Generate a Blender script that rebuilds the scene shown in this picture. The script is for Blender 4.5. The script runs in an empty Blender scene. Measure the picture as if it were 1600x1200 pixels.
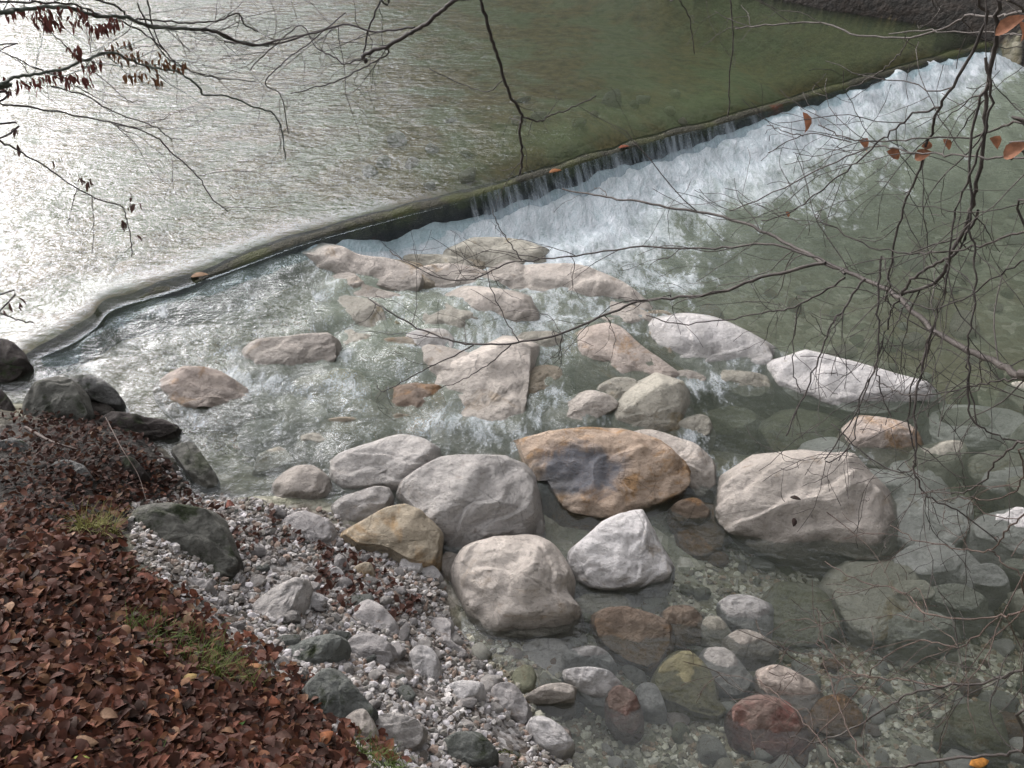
import bpy, math, random
import numpy as np
from mathutils import Vector, noise as mnoise
R = math.radians
S = bpy.context.scene
C = S.collection
random.seed(7); rng = np.random.default_rng(7)

# ---------------------------------------------------------------- camera, sky, sun
CAM = np.array([0.0, 0.0, 4.0]); PITCH = 35.0; F = 1570.0
cd = bpy.data.cameras.new('camera'); cam = bpy.data.objects.new('camera', cd); C.objects.link(cam); S.camera = cam
cam.location = CAM; cam.rotation_euler = (R(90 - PITCH), 0, 0)
cd.sensor_width = 36; cd.lens = 36 * F / 1600; cd.clip_end = 500; cd.clip_start = 0.05
SUN_AZ, SUN_EL = -33.0, 27.0
w = bpy.data.worlds.new('World'); S.world = w; w.use_nodes = True
wt = w.node_tree
sk = wt.nodes.new('ShaderNodeTexSky'); sk.sky_type = 'NISHITA'; sk.sun_disc = False
sk.sun_elevation = R(SUN_EL); sk.sun_rotation = R(SUN_AZ); sk.air_density = 1.0; sk.dust_density = 1.6; sk.ozone_density = 1.0
hs = wt.nodes.new('ShaderNodeHueSaturation'); hs.inputs['Saturation'].default_value = 0.22
wt.links.new(sk.outputs[0], hs.inputs['Color'])
tw = wt.nodes.new('ShaderNodeMix'); tw.data_type = 'RGBA'; tw.blend_type = 'MULTIPLY'; tw.inputs[0].default_value = 1
tw.inputs[7].default_value = (1.03, 0.985, 0.955, 1)
wt.links.new(hs.outputs[0], tw.inputs[6])
wt.links.new(tw.outputs[2], wt.nodes['Background'].inputs[0]); wt.nodes['Background'].inputs[1].default_value = 0.15
sd = bpy.data.lights.new('sun', 'SUN'); sd.energy = 0.5; sd.angle = R(52); sd.color = (0.92, 0.92, 1.0)
so = bpy.data.objects.new('sun', sd); C.objects.link(so)
sv = Vector((math.sin(R(SUN_AZ)) * math.cos(R(SUN_EL)), math.cos(R(SUN_AZ)) * math.cos(R(SUN_EL)), math.sin(R(SUN_EL))))
so.rotation_euler = sv.to_track_quat('Z', 'Y').to_euler(); so.location = (-6, 12, 14)
S.view_settings.view_transform = 'Standard'; S.view_settings.look = 'None'; S.view_settings.gamma = 1
S.view_settings.exposure = 2.05
S.render.engine = 'CYCLES'
S.cycles.max_bounces = 6; S.cycles.transparent_max_bounces = 12; S.cycles.use_denoising = True
S.cycles.caustics_reflective = False; S.cycles.caustics_refractive = False

# ---------------------------------------------------------------- measuring rays
cp, sp = math.cos(R(PITCH)), math.sin(R(PITCH))
def ray(px, py):
    a = (px - 800) / F; b = (600 - py) / F
    return np.array([a, cp + b * sp, -sp + b * cp])
def U(px, py, z):
    d = ray(px, py); return CAM + d * ((z - CAM[2]) / d[2])
def UD(px, py, dist):
    d = ray(px, py); return CAM + d * (dist / np.linalg.norm(d))
def proj(P):
    P = np.asarray(P, float); v = P - CAM
    dep = v[..., 1] * cp - v[..., 2] * sp
    up = v[..., 1] * sp + v[..., 2] * cp
    dep = np.where(dep < 1e-3, 1e-3, dep)
    return 800 + F * v[..., 0] / dep, 600 - F * up / dep

# ---------------------------------------------------------------- helpers
def tag(o, label=None, cat=None, group=None, kind=None):
    if label: o['label'] = label
    if cat: o['category'] = cat
    if group: o['group'] = group
    if kind: o['kind'] = kind
    return o
def mesh_from(name, V, Fc, smooth=True, fidx=None):
    me = bpy.data.meshes.new(name)
    me.from_pydata([tuple(v) for v in V], [], Fc); me.update()
    if smooth: me.polygons.foreach_set('use_smooth', [True] * len(me.polygons))
    return me
def big_mesh(name, V, Q, smooth=True):
    """V (n,3) array, Q (m,k) face array"""
    me = bpy.data.meshes.new(name); V = np.asarray(V, np.float32); Q = np.asarray(Q, np.int32)
    me.vertices.add(len(V)); me.vertices.foreach_set('co', V.ravel())
    k = Q.shape[1]
    me.loops.add(Q.size); me.loops.foreach_set('vertex_index', Q.ravel())
    me.polygons.add(len(Q)); me.polygons.foreach_set('loop_start', np.arange(0, Q.size, k, dtype=np.int32))
    try: me.polygons.foreach_set('loop_total', np.full(len(Q), k, np.int32))
    except Exception: pass
    me.polygons.foreach_set('use_smooth', np.full(len(Q), smooth, bool))
    me.update(calc_edges=True); me.validate()
    return me
def attr(me, name, vals):
    a = me.attributes.new(name, 'FLOAT', 'POINT'); a.data.foreach_set('value', np.asarray(vals, np.float32).ravel())
def cattr(me, name, cols):
    a = me.attributes.new(name, 'FLOAT_COLOR', 'POINT')
    c = np.ones((len(cols), 4), np.float32); c[:, :3] = cols; a.data.foreach_set('color', c.ravel())
def link(name, me, mat=None, parent=None, loc=None):
    o = bpy.data.objects.new(name, me); C.objects.link(o)
    if mat and me and not me.materials: me.materials.append(mat)
    if parent: o.parent = parent
    if loc is not None: o.location = loc
    return o
def empty(name, loc):
    o = bpy.data.objects.new(name, None); C.objects.link(o); o.location = loc; o.empty_display_size = .1; return o

def vnoise(x, y, seed=0):
    x = np.asarray(x, float); y = np.asarray(y, float)
    xi = np.floor(x).astype(np.int64); yi = np.floor(y).astype(np.int64); fx = x - xi; fy = y - yi
    def h(a, b):
        n = (a * 374761393 + b * 668265263 + seed * 1442695041) & 0x7fffffff
        n = ((n ^ (n >> 13)) * 1274126177) & 0x7fffffff
        return ((n ^ (n >> 16)) & 0xffff) / 65535.0
    u = fx * fx * (3 - 2 * fx); v = fy * fy * (3 - 2 * fy)
    return (h(xi, yi) * (1 - u) + h(xi + 1, yi) * u) * (1 - v) + (h(xi, yi + 1) * (1 - u) + h(xi + 1, yi + 1) * u) * v
def fbm(x, y, seed=0, o=4, g=.5):
    s = 0; a = 1; t = 0
    for i in range(o):
        s = s + a * vnoise(x * 2 ** i, y * 2 ** i, seed + i * 17); t += a; a *= g
    return s / t
class Rbf:
    def __init__(s, P, v, c=.35, lin=False):
        s.P = np.array(P, float); s.c = c; n = len(s.P)
        A = np.sqrt(((s.P[:, None] - s.P[None]) ** 2).sum(-1) + c * c)
        M = np.zeros((n + 1, n + 1)); M[:n, :n] = A; M[n, :n] = 1; M[:n, n] = 1
        s.w = np.linalg.solve(M, np.append(np.array(v, float), 0))
    def __call__(s, x, y):
        x = np.asarray(x, float); y = np.asarray(y, float); out = np.full(x.shape, s.w[-1])
        for p, ww in zip(s.P, s.w[:-1]): out = out + ww * np.sqrt((x - p[0]) ** 2 + (y - p[1]) ** 2 + s.c ** 2)
        return out
def polydist(x, y, pts):
    """signed distance to open polyline (positive = left of travel direction)"""
    x = np.asarray(x, float); best = np.full(x.shape, 1e9); sg = np.ones(x.shape)
    for a, b in zip(pts[:-1], pts[1:]):
        dx, dy = b[0] - a[0], b[1] - a[1]; L = dx * dx + dy * dy
        t = np.clip(((x - a[0]) * dx + (y - a[1]) * dy) / L, 0, 1)
        ex = x - a[0] - t * dx; ey = y - a[1] - t * dy; d = np.hypot(ex, ey)
        cr = dx * (y - a[1]) - dy * (x - a[0])
        m = d < best - 1e-9; best = np.where(m, d, best); sg = np.where(m, np.sign(cr), sg)
    return best * sg
def inpoly(px, py, poly):
    px = np.asarray(px, float); py = np.asarray(py, float); c = np.zeros(px.shape, bool)
    n = len(poly)
    for i in range(n):
        x1, y1 = poly[i]; x2, y2 = poly[(i + 1) % n]
        if y1 == y2: continue
        k = ((y1 > py) != (y2 > py)) & (px < (x2 - x1) * (py - y1) / (y2 - y1) + x1); c ^= k
    return c
def sstep(a, b, x): 
    t = np.clip((x - a) / (b - a), 0, 1); return t * t * (3 - 2 * t)
def catmull(P, n, closed=False):
    P = np.asarray(P, float); m = len(P); out = []
    if closed: idx = lambda i: P[i % m]
    else:
        E = np.vstack([2 * P[0] - P[1], P, 2 * P[-1] - P[-2]]); idx = lambda i: E[i + 1]
    segs = m if closed else m - 1
    T = np.linspace(0, segs, n, endpoint=not closed)
    for t in T:
        i = min(int(t), segs - 1) if not closed else int(t) % m; f = t - int(t) if not (not closed and int(t) >= segs) else 1.0
        a, b, c_, d = idx(i - 1), idx(i), idx(i + 1), idx(i + 2)
        out.append(.5 * ((2 * b) + (-a + c_) * f + (2 * a - 5 * b + 4 * c_ - d) * f * f + (-a + 3 * b - 3 * c_ + d) * f ** 3))
    return np.array(out)

# ---------------------------------------------------------------- node helpers
class NT:
    def __init__(s, name):
        s.m = bpy.data.materials.new(name); s.m.use_nodes = True; s.t = s.m.node_tree; s.t.nodes.clear()
        s.out = s.t.nodes.new('ShaderNodeOutputMaterial')
    def n(s, ty, **k):
        x = s.t.nodes.new(ty)
        for a, v in k.items(): setattr(x, a, v)
        return x
    def l(s, a, b): s.t.links.new(a, b)
    def set(s, sock, v):
        if hasattr(v, 'is_output') or isinstance(v, bpy.types.NodeSocket): s.l(v, sock)
        else: sock.default_value = v
    def math(s, op, a, b=0.0, clamp=False):
        x = s.n('ShaderNodeMath', operation=op, use_clamp=clamp); s.set(x.inputs[0], a); s.set(x.inputs[1], b); return x.outputs[0]
    def noise(s, vec, scale, detail=4, rough=.55, dist=0):
        x = s.n('ShaderNodeTexNoise'); s.l(vec, x.inputs['Vector']); x.inputs['Scale'].default_value = scale
        x.inputs['Detail'].default_value = detail; x.inputs['Roughness'].default_value = rough; x.inputs['Distortion'].default_value = dist
        return x.outputs[0]
    def vor(s, vec, scale, feat='F1', out=0):
        x = s.n('ShaderNodeTexVoronoi', feature=feat); s.l(vec, x.inputs['Vector']); x.inputs['Scale'].default_value = scale; return x.outputs[out]
    def ramp(s, fac, stops, mode='LINEAR'):
        x = s.n('ShaderNodeValToRGB'); x.color_ramp.interpolation = mode
        e = x.color_ramp.elements
        while len(e) > 1: e.remove(e[-1])
        for i, (p, c) in enumerate(stops):
            if i == 0: el = e[0]; el.position = p
            else: el = e.new(p)
            el.color = (*c, 1) if hasattr(c, '__len__') else (c, c, c, 1)
        s.l(fac, x.inputs[0]); return x.outputs[0]
    def mix(s, fac, a, b, blend='MIX'):
        x = s.n('ShaderNodeMix', data_type='RGBA', blend_type=blend); s.set(x.inputs[0], fac)
        s.set(x.inputs[6], (*a, 1) if isinstance(a, tuple) else a); s.set(x.inputs[7], (*b, 1) if isinstance(b, tuple) else b); return x.outputs[2]
    def mixs(s, fac, a, b):
        x = s.n('ShaderNodeMixShader'); s.set(x.inputs[0], fac); s.l(a, x.inputs[1]); s.l(b, x.inputs[2]); return x.outputs[0]
    def bump(s, h, strength, dist=.02, normal=None):
        x = s.n('ShaderNodeBump'); s.set(x.inputs['Strength'], strength); x.inputs['Distance'].default_value = dist; s.l(h, x.inputs['Height'])
        if normal is not None: s.l(normal, x.inputs['Normal'])
        return x.outputs[0]
    def at(s, name, out=2):
        x = s.n('ShaderNodeAttribute', attribute_name=name); return x.outputs[out]
    def scale(s, vec, sc, rot=0):
        x = s.n('ShaderNodeMapping'); s.l(vec, x.inputs[0]); x.inputs['Scale'].default_value = sc; x.inputs['Rotation'].default_value = (0, 0, rot); return x.outputs[0]
    def pbr(s, col, rough=.8, normal=None, spec=.4):
        x = s.n('ShaderNodeBsdfPrincipled'); s.set(x.inputs['Base Color'], (*col, 1) if isinstance(col, tuple) else col)
        s.set(x.inputs['Roughness'], rough); x.inputs['Specular IOR Level'].default_value = spec
        if normal is not None: s.l(normal, x.inputs['Normal'])
        return x.outputs[0]
    def done(s, sh): s.l(sh, s.out.inputs['Surface']); return s.m

def rock_mat(name, base, dark, stain=None, amt=0.0, moss=0.0, patch=None, patch_at=None, scale=1.0, var=.5):
    t = NT(name); tc = t.n('ShaderNodeTexCoord').outputs['Object']
    oi = t.n('ShaderNodeObjectInfo').outputs['Random']
    sh = t.n('ShaderNodeVectorMath', operation='ADD'); t.l(tc, sh.inputs[0])
    cb = t.n('ShaderNodeCombineXYZ'); t.l(t.math('MULTIPLY', oi, 37.0), cb.inputs[0]); t.l(t.math('MULTIPLY', oi, 91.0), cb.inputs[2]); t.l(cb.outputs[0], sh.inputs[1])
    v = sh.outputs[0]
    n1 = t.noise(v, 2.6 * scale, 6, .62, .4); n2 = t.noise(v, 11 * scale, 6, .65); n3 = t.noise(v, 55 * scale, 4, .6)
    vs = t.scale(v, (1, 1, 3.2)); n4 = t.noise(vs, 6 * scale, 5, .6, 1.2)
    light = tuple(min(.85, c * 1.16) for c in base)
    col = t.ramp(n1, [(.3, dark), (.46, base), (.6, base), (.72, light)])
    col = t.mix(t.ramp(n4, [(.5, 0), (.68, .6)]), col, tuple(.5 * a + .5 * b for a, b in zip(dark, base)))
    if stain:
        m = t.ramp(t.noise(t.scale(v, (1, 1, 1.6)), 3.0 * scale, 5, .65, .8), [(.62 - amt * .4, 0), (.72 - amt * .4, 1)])
        col = t.mix(m, col, t.ramp(n2, [(.35, tuple(c * .55 for c in stain)), (.55, stain), (.75, tuple(min(.8, c * 1.5) for c in stain))]))
    if patch:
        sb = t.n('ShaderNodeVectorMath', operation='SUBTRACT'); t.l(tc, sb.inputs[0]); sb.inputs[1].default_value = patch_at[:3]
        ln = t.n('ShaderNodeVectorMath', operation='LENGTH'); t.l(t.scale(sb.outputs[0], patch_at[3]), ln.inputs[0])
        d = t.math('ADD', ln.outputs['Value'], t.math('MULTIPLY', t.math('SUBTRACT', n1, .5), 1.6))
        col = t.mix(t.ramp(d, [(.6, 1), (1.05, 0)]), col, t.mix(n3, tuple(c * .6 for c in patch), patch))
    # cracks, pits and speckle
    ck = t.ramp(t.vor(t.mixv(v, n2) if False else v, 3.2 * scale, 'DISTANCE_TO_EDGE'), [(0, 1), (.022, 0)])
    ckm = t.math('MULTIPLY', ck, t.ramp(n1, [(.45, 0), (.6, .55)]))
    col = t.mix(ckm, col, tuple(c * .45 for c in dark))
    n5 = t.noise(v, 24 * scale, 8, .78); col = t.mix(t.ramp(n5, [(.5, 0), (.64, .3)]), col, tuple(c * .62 for c in dark))
    col = t.mix(t.ramp(n3, [(.56, 0), (.72, .55)]), col, tuple(c * .5 for c in dark))
    col = t.mix(t.ramp(n3, [(.25, .35), (.4, 0)]), col, tuple(min(.85, c * 1.3) for c in base))
    if moss:
        geo = t.n('ShaderNodeNewGeometry'); sx = t.n('ShaderNodeSeparateXYZ'); t.l(geo.outputs['Normal'], sx.inputs[0])
        mm = t.math('ADD', t.noise(v, 5, 5, .65), t.math('MULTIPLY', sx.outputs[2], .18))
        col = t.mix(t.ramp(mm, [(.72 - .35 * moss, 0), (.82 - .35 * moss, 1)]), col, t.mix(n3, (.010, .016, .006), (.04, .052, .018)))
    # per-object hue and value drift
    hv = t.n('ShaderNodeHueSaturation'); t.l(col, hv.inputs['Color']); t.l(t.math('ADD', t.math('MULTIPLY', oi, var * .6), 1 - var * .3), hv.inputs['Value'])
    wet = t.at('wet'); wetn = t.math('MULTIPLY', wet, t.ramp(n2, [(.2, .6), (.5, 1)]), True)
    col = t.mix(wetn, hv.outputs[0], t.mix(.55, hv.outputs[0], (.07, .065, .045)))
    rough = t.math('SUBTRACT', .88, t.math('MULTIPLY', wetn, .55))
    b = t.bump(t.math('ADD', n1, t.math('MULTIPLY', n4, .5)), .55, .09 / scale)
    b = t.bump(t.math('ADD', t.math('MULTIPLY', n2, .8), t.math('ADD', t.math('MULTIPLY', n5, 1.3), t.math('MULTIPLY', n3, .3))), 1.0, .034 / scale, b)
    b = t.bump(t.math('SUBTRACT', 1.0, ckm), .4, .01, b)
    return t.done(t.pbr(col, rough, b))
NT.mixv = lambda s, v, n: v

# ---------------------------------------------------------------- plan of the place
WZ = .42    # upper pool level
lip_px = [(-420, 700), (-160, 640), (20, 585), (62, 560), (112, 538), (150, 512), (178, 484), (255, 461), (330, 436), (415, 404), (470, 384), (548, 362), (640, 337), (700, 322), (760, 305), (830, 284), (890, 265), (960, 243), (1040, 219), (1110, 202), (1180, 182), (1290, 150), (1400, 117), (1500, 88), (1560, 72), (1660, 44)]
lipz = .37
lip = np.array([U(x, y, lipz)[:2] for x, y in lip_px])
# water level of the lower stream
lv = [(760, 345, .13), (880, 318, .13), (980, 282, .14), (1090, 240, .16), (1180, 205, .23), (1290, 170, .26), (1400, 135, .27), (1500, 105, .28), (1200, 330, .03), (1500, 190, .10), (1330, 260, .05), (540, 376, .30), (640, 352, .25), (690, 345, .21), (150, 540, .33), (60, 610, .34), (230, 490, .32), (300, 462, .345), (400, 430, .34), (470, 398, .33), (400, 470, .31), (300, 560, .29), (250, 660, .27), (450, 640, .24), (600, 600, .22), (330, 740, .23), (430, 740, .20), (700, 640, .19), (900, 600, .16), (750, 660, .17), (930, 650, .14), (1000, 560, .12), (640, 378, .16), (760, 395, .10), (850, 440, .11), (700, 460, .2),
      (1130, 620, .05), (1130, 740, .02), (1250, 650, .03), (1400, 500, 0), (1050, 420, 0.01), (1000, 340, 0.02), (880, 380, 0.04), (1300, 900, 0), (900, 1000, 0), (1500, 1100, 0), (750, 1000, 0.01), (680, 880, .02), (840, 830, .02), (700, 850, .06), (860, 760, .10), (1600, 600, -.01), (1100, 860, .0), (900, 1190, 0), (1700, 1200, 0), (1650, 250, 0)]
LV = Rbf([U(x, y, z)[:2] for x, y, z in lv] + [(-9, 4), (-5, 1), (12, 2), (14, 14), (4, 0)], [z for _, _, z in lv] + [.36, .3, 0, 0, 0], .3)
# ground height
gp = [(0, 1200, 1.5), (300, 1200, 1.28), (520, 1200, .98), (0, 1000, 1.3), (300, 1050, 1.02), (430, 1090, .78), (150, 900, 1.0), (0, 850, 1.05), (0, 740, .82), (120, 770, .72), (150, 700, .56), (60, 680, .55), (0, 650, .50), (200, 850, .75), (250, 800, .50), (220, 740, .45), (280, 880, .62), (350, 960, .58),
      (290, 780, .26), (360, 790, .22), (430, 800, .22), (420, 860, .30), (480, 830, .20), (560, 830, .14), (640, 900, .15), (560, 900, .24), (460, 930, .36), (450, 1010, .50), (560, 1000, .34), (640, 980, .20), (690, 960, .07), (720, 1010, .03), (620, 1100, .48), (700, 1100, .30), (560, 1170, .72), (700, 1190, .45), (800, 1080, .04), (820, 1150, .12), (840, 1190, .18), (900, 1190, -.06), (780, 1040, -.02),
      (900, 1130, -.16), (900, 1000, -.16), (780, 1000, -.12), (1050, 950, -.18), (1200, 920, -.24), (1100, 1100, -.15), (1300, 1100, -.2), (1500, 1150, -.25), (1500, 950, -.35), (1300, 800, -.36), (1550, 700, -.5), (1400, 500, -.55), (1200, 350, -.55), (1500, 250, -.6), (1100, 650, -.25), (1000, 850, -.1), (850, 800, -.05), (1150, 780, -.2), (700, 880, -.06), (1200, 640, -.3),
      (300, 690, .12), (230, 660, .18), (370, 740, .08), (450, 650, -.05), (600, 620, -.02), (400, 500, .02), (250, 520, .08), (120, 570, .18), (60, 620, .26), (700, 640, -.1), (900, 620, -.2), (850, 560, -.12), (620, 480, .0), (650, 375, .06), (760, 395, .0), (700, 450, .08), (850, 450, -.02), (600, 430, .1), (900, 420, -.2), (880, 340, -.45), (1050, 300, -.55), (1300, 200, -.6),
      (200, 400, .02), (0, 450, .0), (0, 200, -.1), (400, 300, .05), (400, 100, -.15), (700, 250, .1), (700, 80, -.1), (900, 200, .12), (1000, 80, -.05), (1200, 100, .0), (1300, 60, .05), (500, 350, .12), (0, 0, -.2)]
far_line_px = [(1020, -22), (1180, -6), (1300, 18), (1420, 36), (1520, 56), (1640, 84)]
fl = [U(x, y, .42)[:2] for x, y in far_line_px]
d0 = (fl[0] - fl[1]); d0 = d0 / np.linalg.norm(d0)
shore = np.array([np.array([-50., 110.]), np.array([-19., 48.]), np.array([-7.0, 25.]), fl[0] + np.array([-1.2, 1.5])] + fl + [fl[-1] + np.array([4, -3.]), fl[-1] + np.array([5, -9.]), fl[-1] + np.array([4.5, -15])])
GH = Rbf([U(x, y, z)[:2] for x, y, z in gp] + [(-6, 3.2), (-9, 3.8), (-2.2, 0), (0, 0), (-6, -2), (2.6, .2), (6, -1), (2.5, 1.2), (-14, 5), (9, 4)], [z for _, _, z in gp] + [.9, .9, 2.2, 2.2, 2.6, 2.0, 1.6, .1, .9, -.3], .3)
def ground_h(x, y, fine=True):
    x = np.asarray(x, float); y = np.asarray(y, float)
    g = GH(np.clip(x, -10, 10), np.clip(y, -2, 12))
    g = np.clip(g, -.75, 2.6)
    px, py = proj(np.stack([x, y, g], -1))
    g = g + (fbm(x * 1.3, y * 1.3, 3) - .5) * .07 + (fbm(x * 5, y * 5, 5, 3) - .5) * .045
    far = sstep(9.5, 14, y); g = g * (1 - far) + np.minimum(g, .0) * far
    # bank behind and under the camera
    sd_ = polydist(x, y, shore)         # positive: beyond the far shore
    up = np.where(sd_ > 0, .1 + sd_ * .55 + (fbm(x * .9, y * .9, 9) - .5) * .7 * np.clip(sd_, 0, 1), 0)
    sky_block_hill = np.where(sd_ > 1.5, (sd_ - 1.5) * 1.35, 0)  # unseen hill, height and slope set to block sky mirrored in the pool
    sky_block_hill = np.minimum(sky_block_hill, 17 + 9 * fbm(x * .05, y * .05, 4)) * (1 + .0 * x) + np.where(sd_ > 3, (fbm(x * .35, y * .35, 12) - .5) * 3.5, 0)
    bl = sstep(-.7, .25, sd_)
    g = g * (1 - bl) + (.42 + up + sky_block_hill) * bl
    # near bank far left / behind
    near = -polydist(x, y, np.array([(-60, 22), (-14, 6.2), (-8, 4.3), (-5.2, 3.9)]))
    g = np.where(x < -5.2, np.maximum(g, np.where(near > 0, .42 + near * .35 + 2 * sstep(2, 9, near), -.5)), g)
    g = np.where(y < -2, np.maximum(g, 2.2), g)
    return g

# ---------------------------------------------------------------- ground sheet
def axis(lo, hi, step, out_lo, out_hi):
    a = list(np.arange(lo, hi, step)); s = step; x = a[-1]
    while x < out_hi: s *= 1.22; x += s; a.append(x)
    s = step; x = lo; b = []
    while x > out_lo: s *= 1.22; x -= s; b.append(x)
    return np.array(b[::-1] + a)
gx = axis(-6.5, 8.5, .05, -140, 140); gy = axis(.8, 14, .05, -60, 220)
X, Y = np.meshgrid(gx, gy); Z = ground_h(X, Y)
PX, PY = proj(np.stack([X, Y, Z], -1))
bank_poly = [(-900, 600), (-60, 655), (20, 648), (100, 640), (150, 630), (220, 655), (262, 690), (300, 735), (322, 778), (240, 800), (205, 850), (225, 905), (275, 925), (300, 965), (350, 1010), (400, 1050), (450, 1075), (490, 1120), (540, 1165), (575, 1200), (640, 1300), (640, 3000), (-4000, 3000), (-4000, 600)]
bar_poly = [(285, 775), (330, 770), (430, 790), (520, 800), (560, 835), (640, 880), (690, 900), (700, 960), (730, 1020), (790, 1060), (830, 1110), (900, 1200), (950, 1300), (600, 1300), (540, 1165), (300, 965), (210, 870), (205, 790)]
def soft(poly, PX, PY, dx=16):
    s = 0
    for ax, ay in ((0, 0), (dx, 0), (-dx, 0), (0, dx), (0, -dx)): s = s + inpoly(PX + ax, PY + ay, poly)
    return s / 5.
wob = (fbm(X * 6, Y * 6, 31, 3) - .5) * 60
front = (Y * cp - (Z - 4) * sp) > .3
soil = soft(bank_poly, PX + wob, PY + wob) * front + (1 - front)
shd = polydist(X, Y, shore); soil = np.where((shd > np.where(X > 6.2, -.9, .0) + (fbm(X * 4, Y * 4, 14) - .5) * .3) | (X < -6.5) & (Z > .45), 1, soil)
bar = soft(bar_poly, PX + wob, PY + wob) * front * (1 - soil)
upper = (polydist(X, Y, lip) > 0).astype(float)
nx, ny = len(gx), len(gy)
def gridq(nx, ny):
    i = np.arange(nx - 1)[None] + np.arange(ny - 1)[:, None] * nx
    return np.stack([i, i + 1, i + 1 + nx, i + nx], -1).reshape(-1, 4)
me = big_mesh('ground', np.stack([X, Y, Z], -1).reshape(-1, 3), gridq(nx, ny))
attr(me, 'soil', soil); attr(me, 'bar', bar); attr(me, 'upper', upper)
t = NT('ground'); pos = t.n('ShaderNodeNewGeometry').outputs['Position']
n1 = t.noise(pos, 1.1, 6, .6); n2 = t.noise(pos, 7, 6, .65); n3 = t.noise(pos, 45, 4, .6)
vc = t.vor(pos, 13, 'F1', 1); vd = t.vor(pos, 13, 'F1', 0); vc2 = t.vor(pos, 30, 'F1', 1); vd2 = t.vor(pos, 30, 'F1', 0)
sep = t.n('ShaderNodeSeparateColor'); t.l(vc, sep.inputs[0]); sep2 = t.n('ShaderNodeSeparateColor'); t.l(vc2, sep2.inputs[0])
bed = t.ramp(sep.outputs[0], [(0, (.14, .145, .10)), (.45, (.24, .24, .18)), (.8, (.34, .33, .26)), (1, (.45, .43, .37))])
bed = t.mix(t.ramp(n2, [(.45, 0), (.6, .7)]), bed, (.14, .14, .095))
bed = t.mix(t.ramp(n1, [(.45, 0), (.62, .75)]), bed, (.15, .115, .06))
ub = t.mix(t.ramp(n1, [(.42, 0), (.56, 1)]), t.mix(t.ramp(n2, [(.35, 0), (.6, 1)]), (.075, .095, .035), (.15, .17, .085)), t.mix(t.ramp(n2, [(.35, 0), (.6, 1)]), (.065, .045, .015), (.19, .14, .06)))
bed = t.mix(t.math('MULTIPLY', t.at('upper'), .8), bed, ub)
barc = t.ramp(sep2.outputs[0], [(0, (.07, .06, .05)), (.4, (.16, .15, .14)), (1, (.34, .33, .32))])
barc = t.mix(t.ramp(n2, [(.4, .9), (.55, 0)]), barc, (.05, .035, .025))
soilc = t.mix(t.ramp(n2, [(.4, 0), (.65, 1)]), (.007, .006, .004), (.022, .016, .011))
col = t.mix(t.at('bar'), bed, barc); col = t.mix(t.at('soil'), col, soilc)
b = t.bump(t.math('ADD', n2, n3), .6, .03); b = t.bump(t.math('SUBTRACT', 1, vd), .5, .04, b); b = t.bump(t.math('SUBTRACT', 1, vd2), .4, .02, b)
link('ground', me, t.done(t.pbr(col, .85, b)))['kind'] = 'structure'

# ---------------------------------------------------------------- water material
def water_mat(name, foam_scale=1.0):
    t = NT(name); pos = t.n('ShaderNodeNewGeometry').outputs['Position']
    chop = t.at('chop'); foam = t.at('foam'); murk = t.at('murk')
    wv = t.scale(pos, (.85, 1.9, 1), R(6)); wv2 = t.scale(pos, (1.3, 1.9, 1), R(-30))
    a = t.noise(wv, 5.0, 3, .55, .15); b_ = t.noise(wv2, 12, 3, .6, .35); c = t.noise(wv, 38, 3, .6, .2)
    h = t.math('ADD', t.math('MULTIPLY', a, 1.0), t.math('ADD', t.math('MULTIPLY', b_, .5), t.math('MULTIPLY', c, .1)))
    nb = t.bump(h, t.math('MULTIPLY', chop, 1.0), .036)
    fr = t.n('ShaderNodeFresnel'); fr.inputs['IOR'].default_value = 1.333; t.l(nb, fr.inputs['Normal'])
    gl = t.n('ShaderNodeBsdfGlossy'); gl.inputs['Roughness'].default_value = .11; t.l(nb, gl.inputs['Normal']); gl.inputs['Color'].default_value = (.93, .96, 1, 1)
    tr = t.n('ShaderNodeBsdfTransparent'); t.l(t.mix(murk, (.97, .985, .965), (.62, .74, .60)), tr.inputs['Color'])
    df = t.n('ShaderNodeBsdfDiffuse'); t.l(t.mix(t.at('deep'), (.40, .46, .37), (.105, .135, .07)), df.inputs['Color'])
    body = t.mixs(t.math('MULTIPLY', murk, .72, True), tr.outputs[0], df.outputs[0])
    body = t.mixs(fr.outputs[0], body, gl.outputs[0])
    fs = foam_scale
    fv = t.scale(pos, (1.0, .42, 1), -math.atan2(-UPD[1], -UPD[0]) + R(-90) + R(0))
    f1 = t.noise(fv, 3.4 * fs, 7, .68, .8); f2 = t.noise(fv, 17 * fs, 5, .7, .5)
    fm = t.math('ADD', t.math('MULTIPLY', f1, .62), t.math('MULTIPLY', f2, .38))
    # foam where attribute exceeds the noise
    k = t.math('SUBTRACT', t.math('ADD', foam, t.math('MULTIPLY', fm, 3.1)), 1.85)
    f3 = t.noise(pos, 75, 3, .6)
    fmask = t.math('MULTIPLY', t.ramp(t.math('ADD', k, t.math('MULTIPLY', t.math('SUBTRACT', f3, .5), .5)), [(0, 0), (.25, .4), (.8, .97)]), t.math('MULTIPLY', foam, 14.0, True))
    ff = t.n('ShaderNodeBsdfPrincipled'); ff.inputs['Roughness'].default_value = .6
    t.l(t.mix(t.ramp(t.math('ADD', t.math('MULTIPLY', f2, .6), t.math('MULTIPLY', f3, .4)), [(.3, 0), (.65, 1)]), (.30, .39, .41), (.68, .71, .74)), ff.inputs['Base Color'])
    t.l(t.bump(t.math('ADD', f1, t.math('ADD', t.math('MULTIPLY', f2, .7), t.math('MULTIPLY', f3, .25))), .9, .05), ff.inputs['Normal'])
    return t.done(t.mixs(fmask, body, ff.outputs[0]))
dw = lip[-6] - lip[9]; dw /= np.linalg.norm(dw); UPD = np.array([-dw[1], dw[0]])
WM = water_mat('stream_water')

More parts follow.
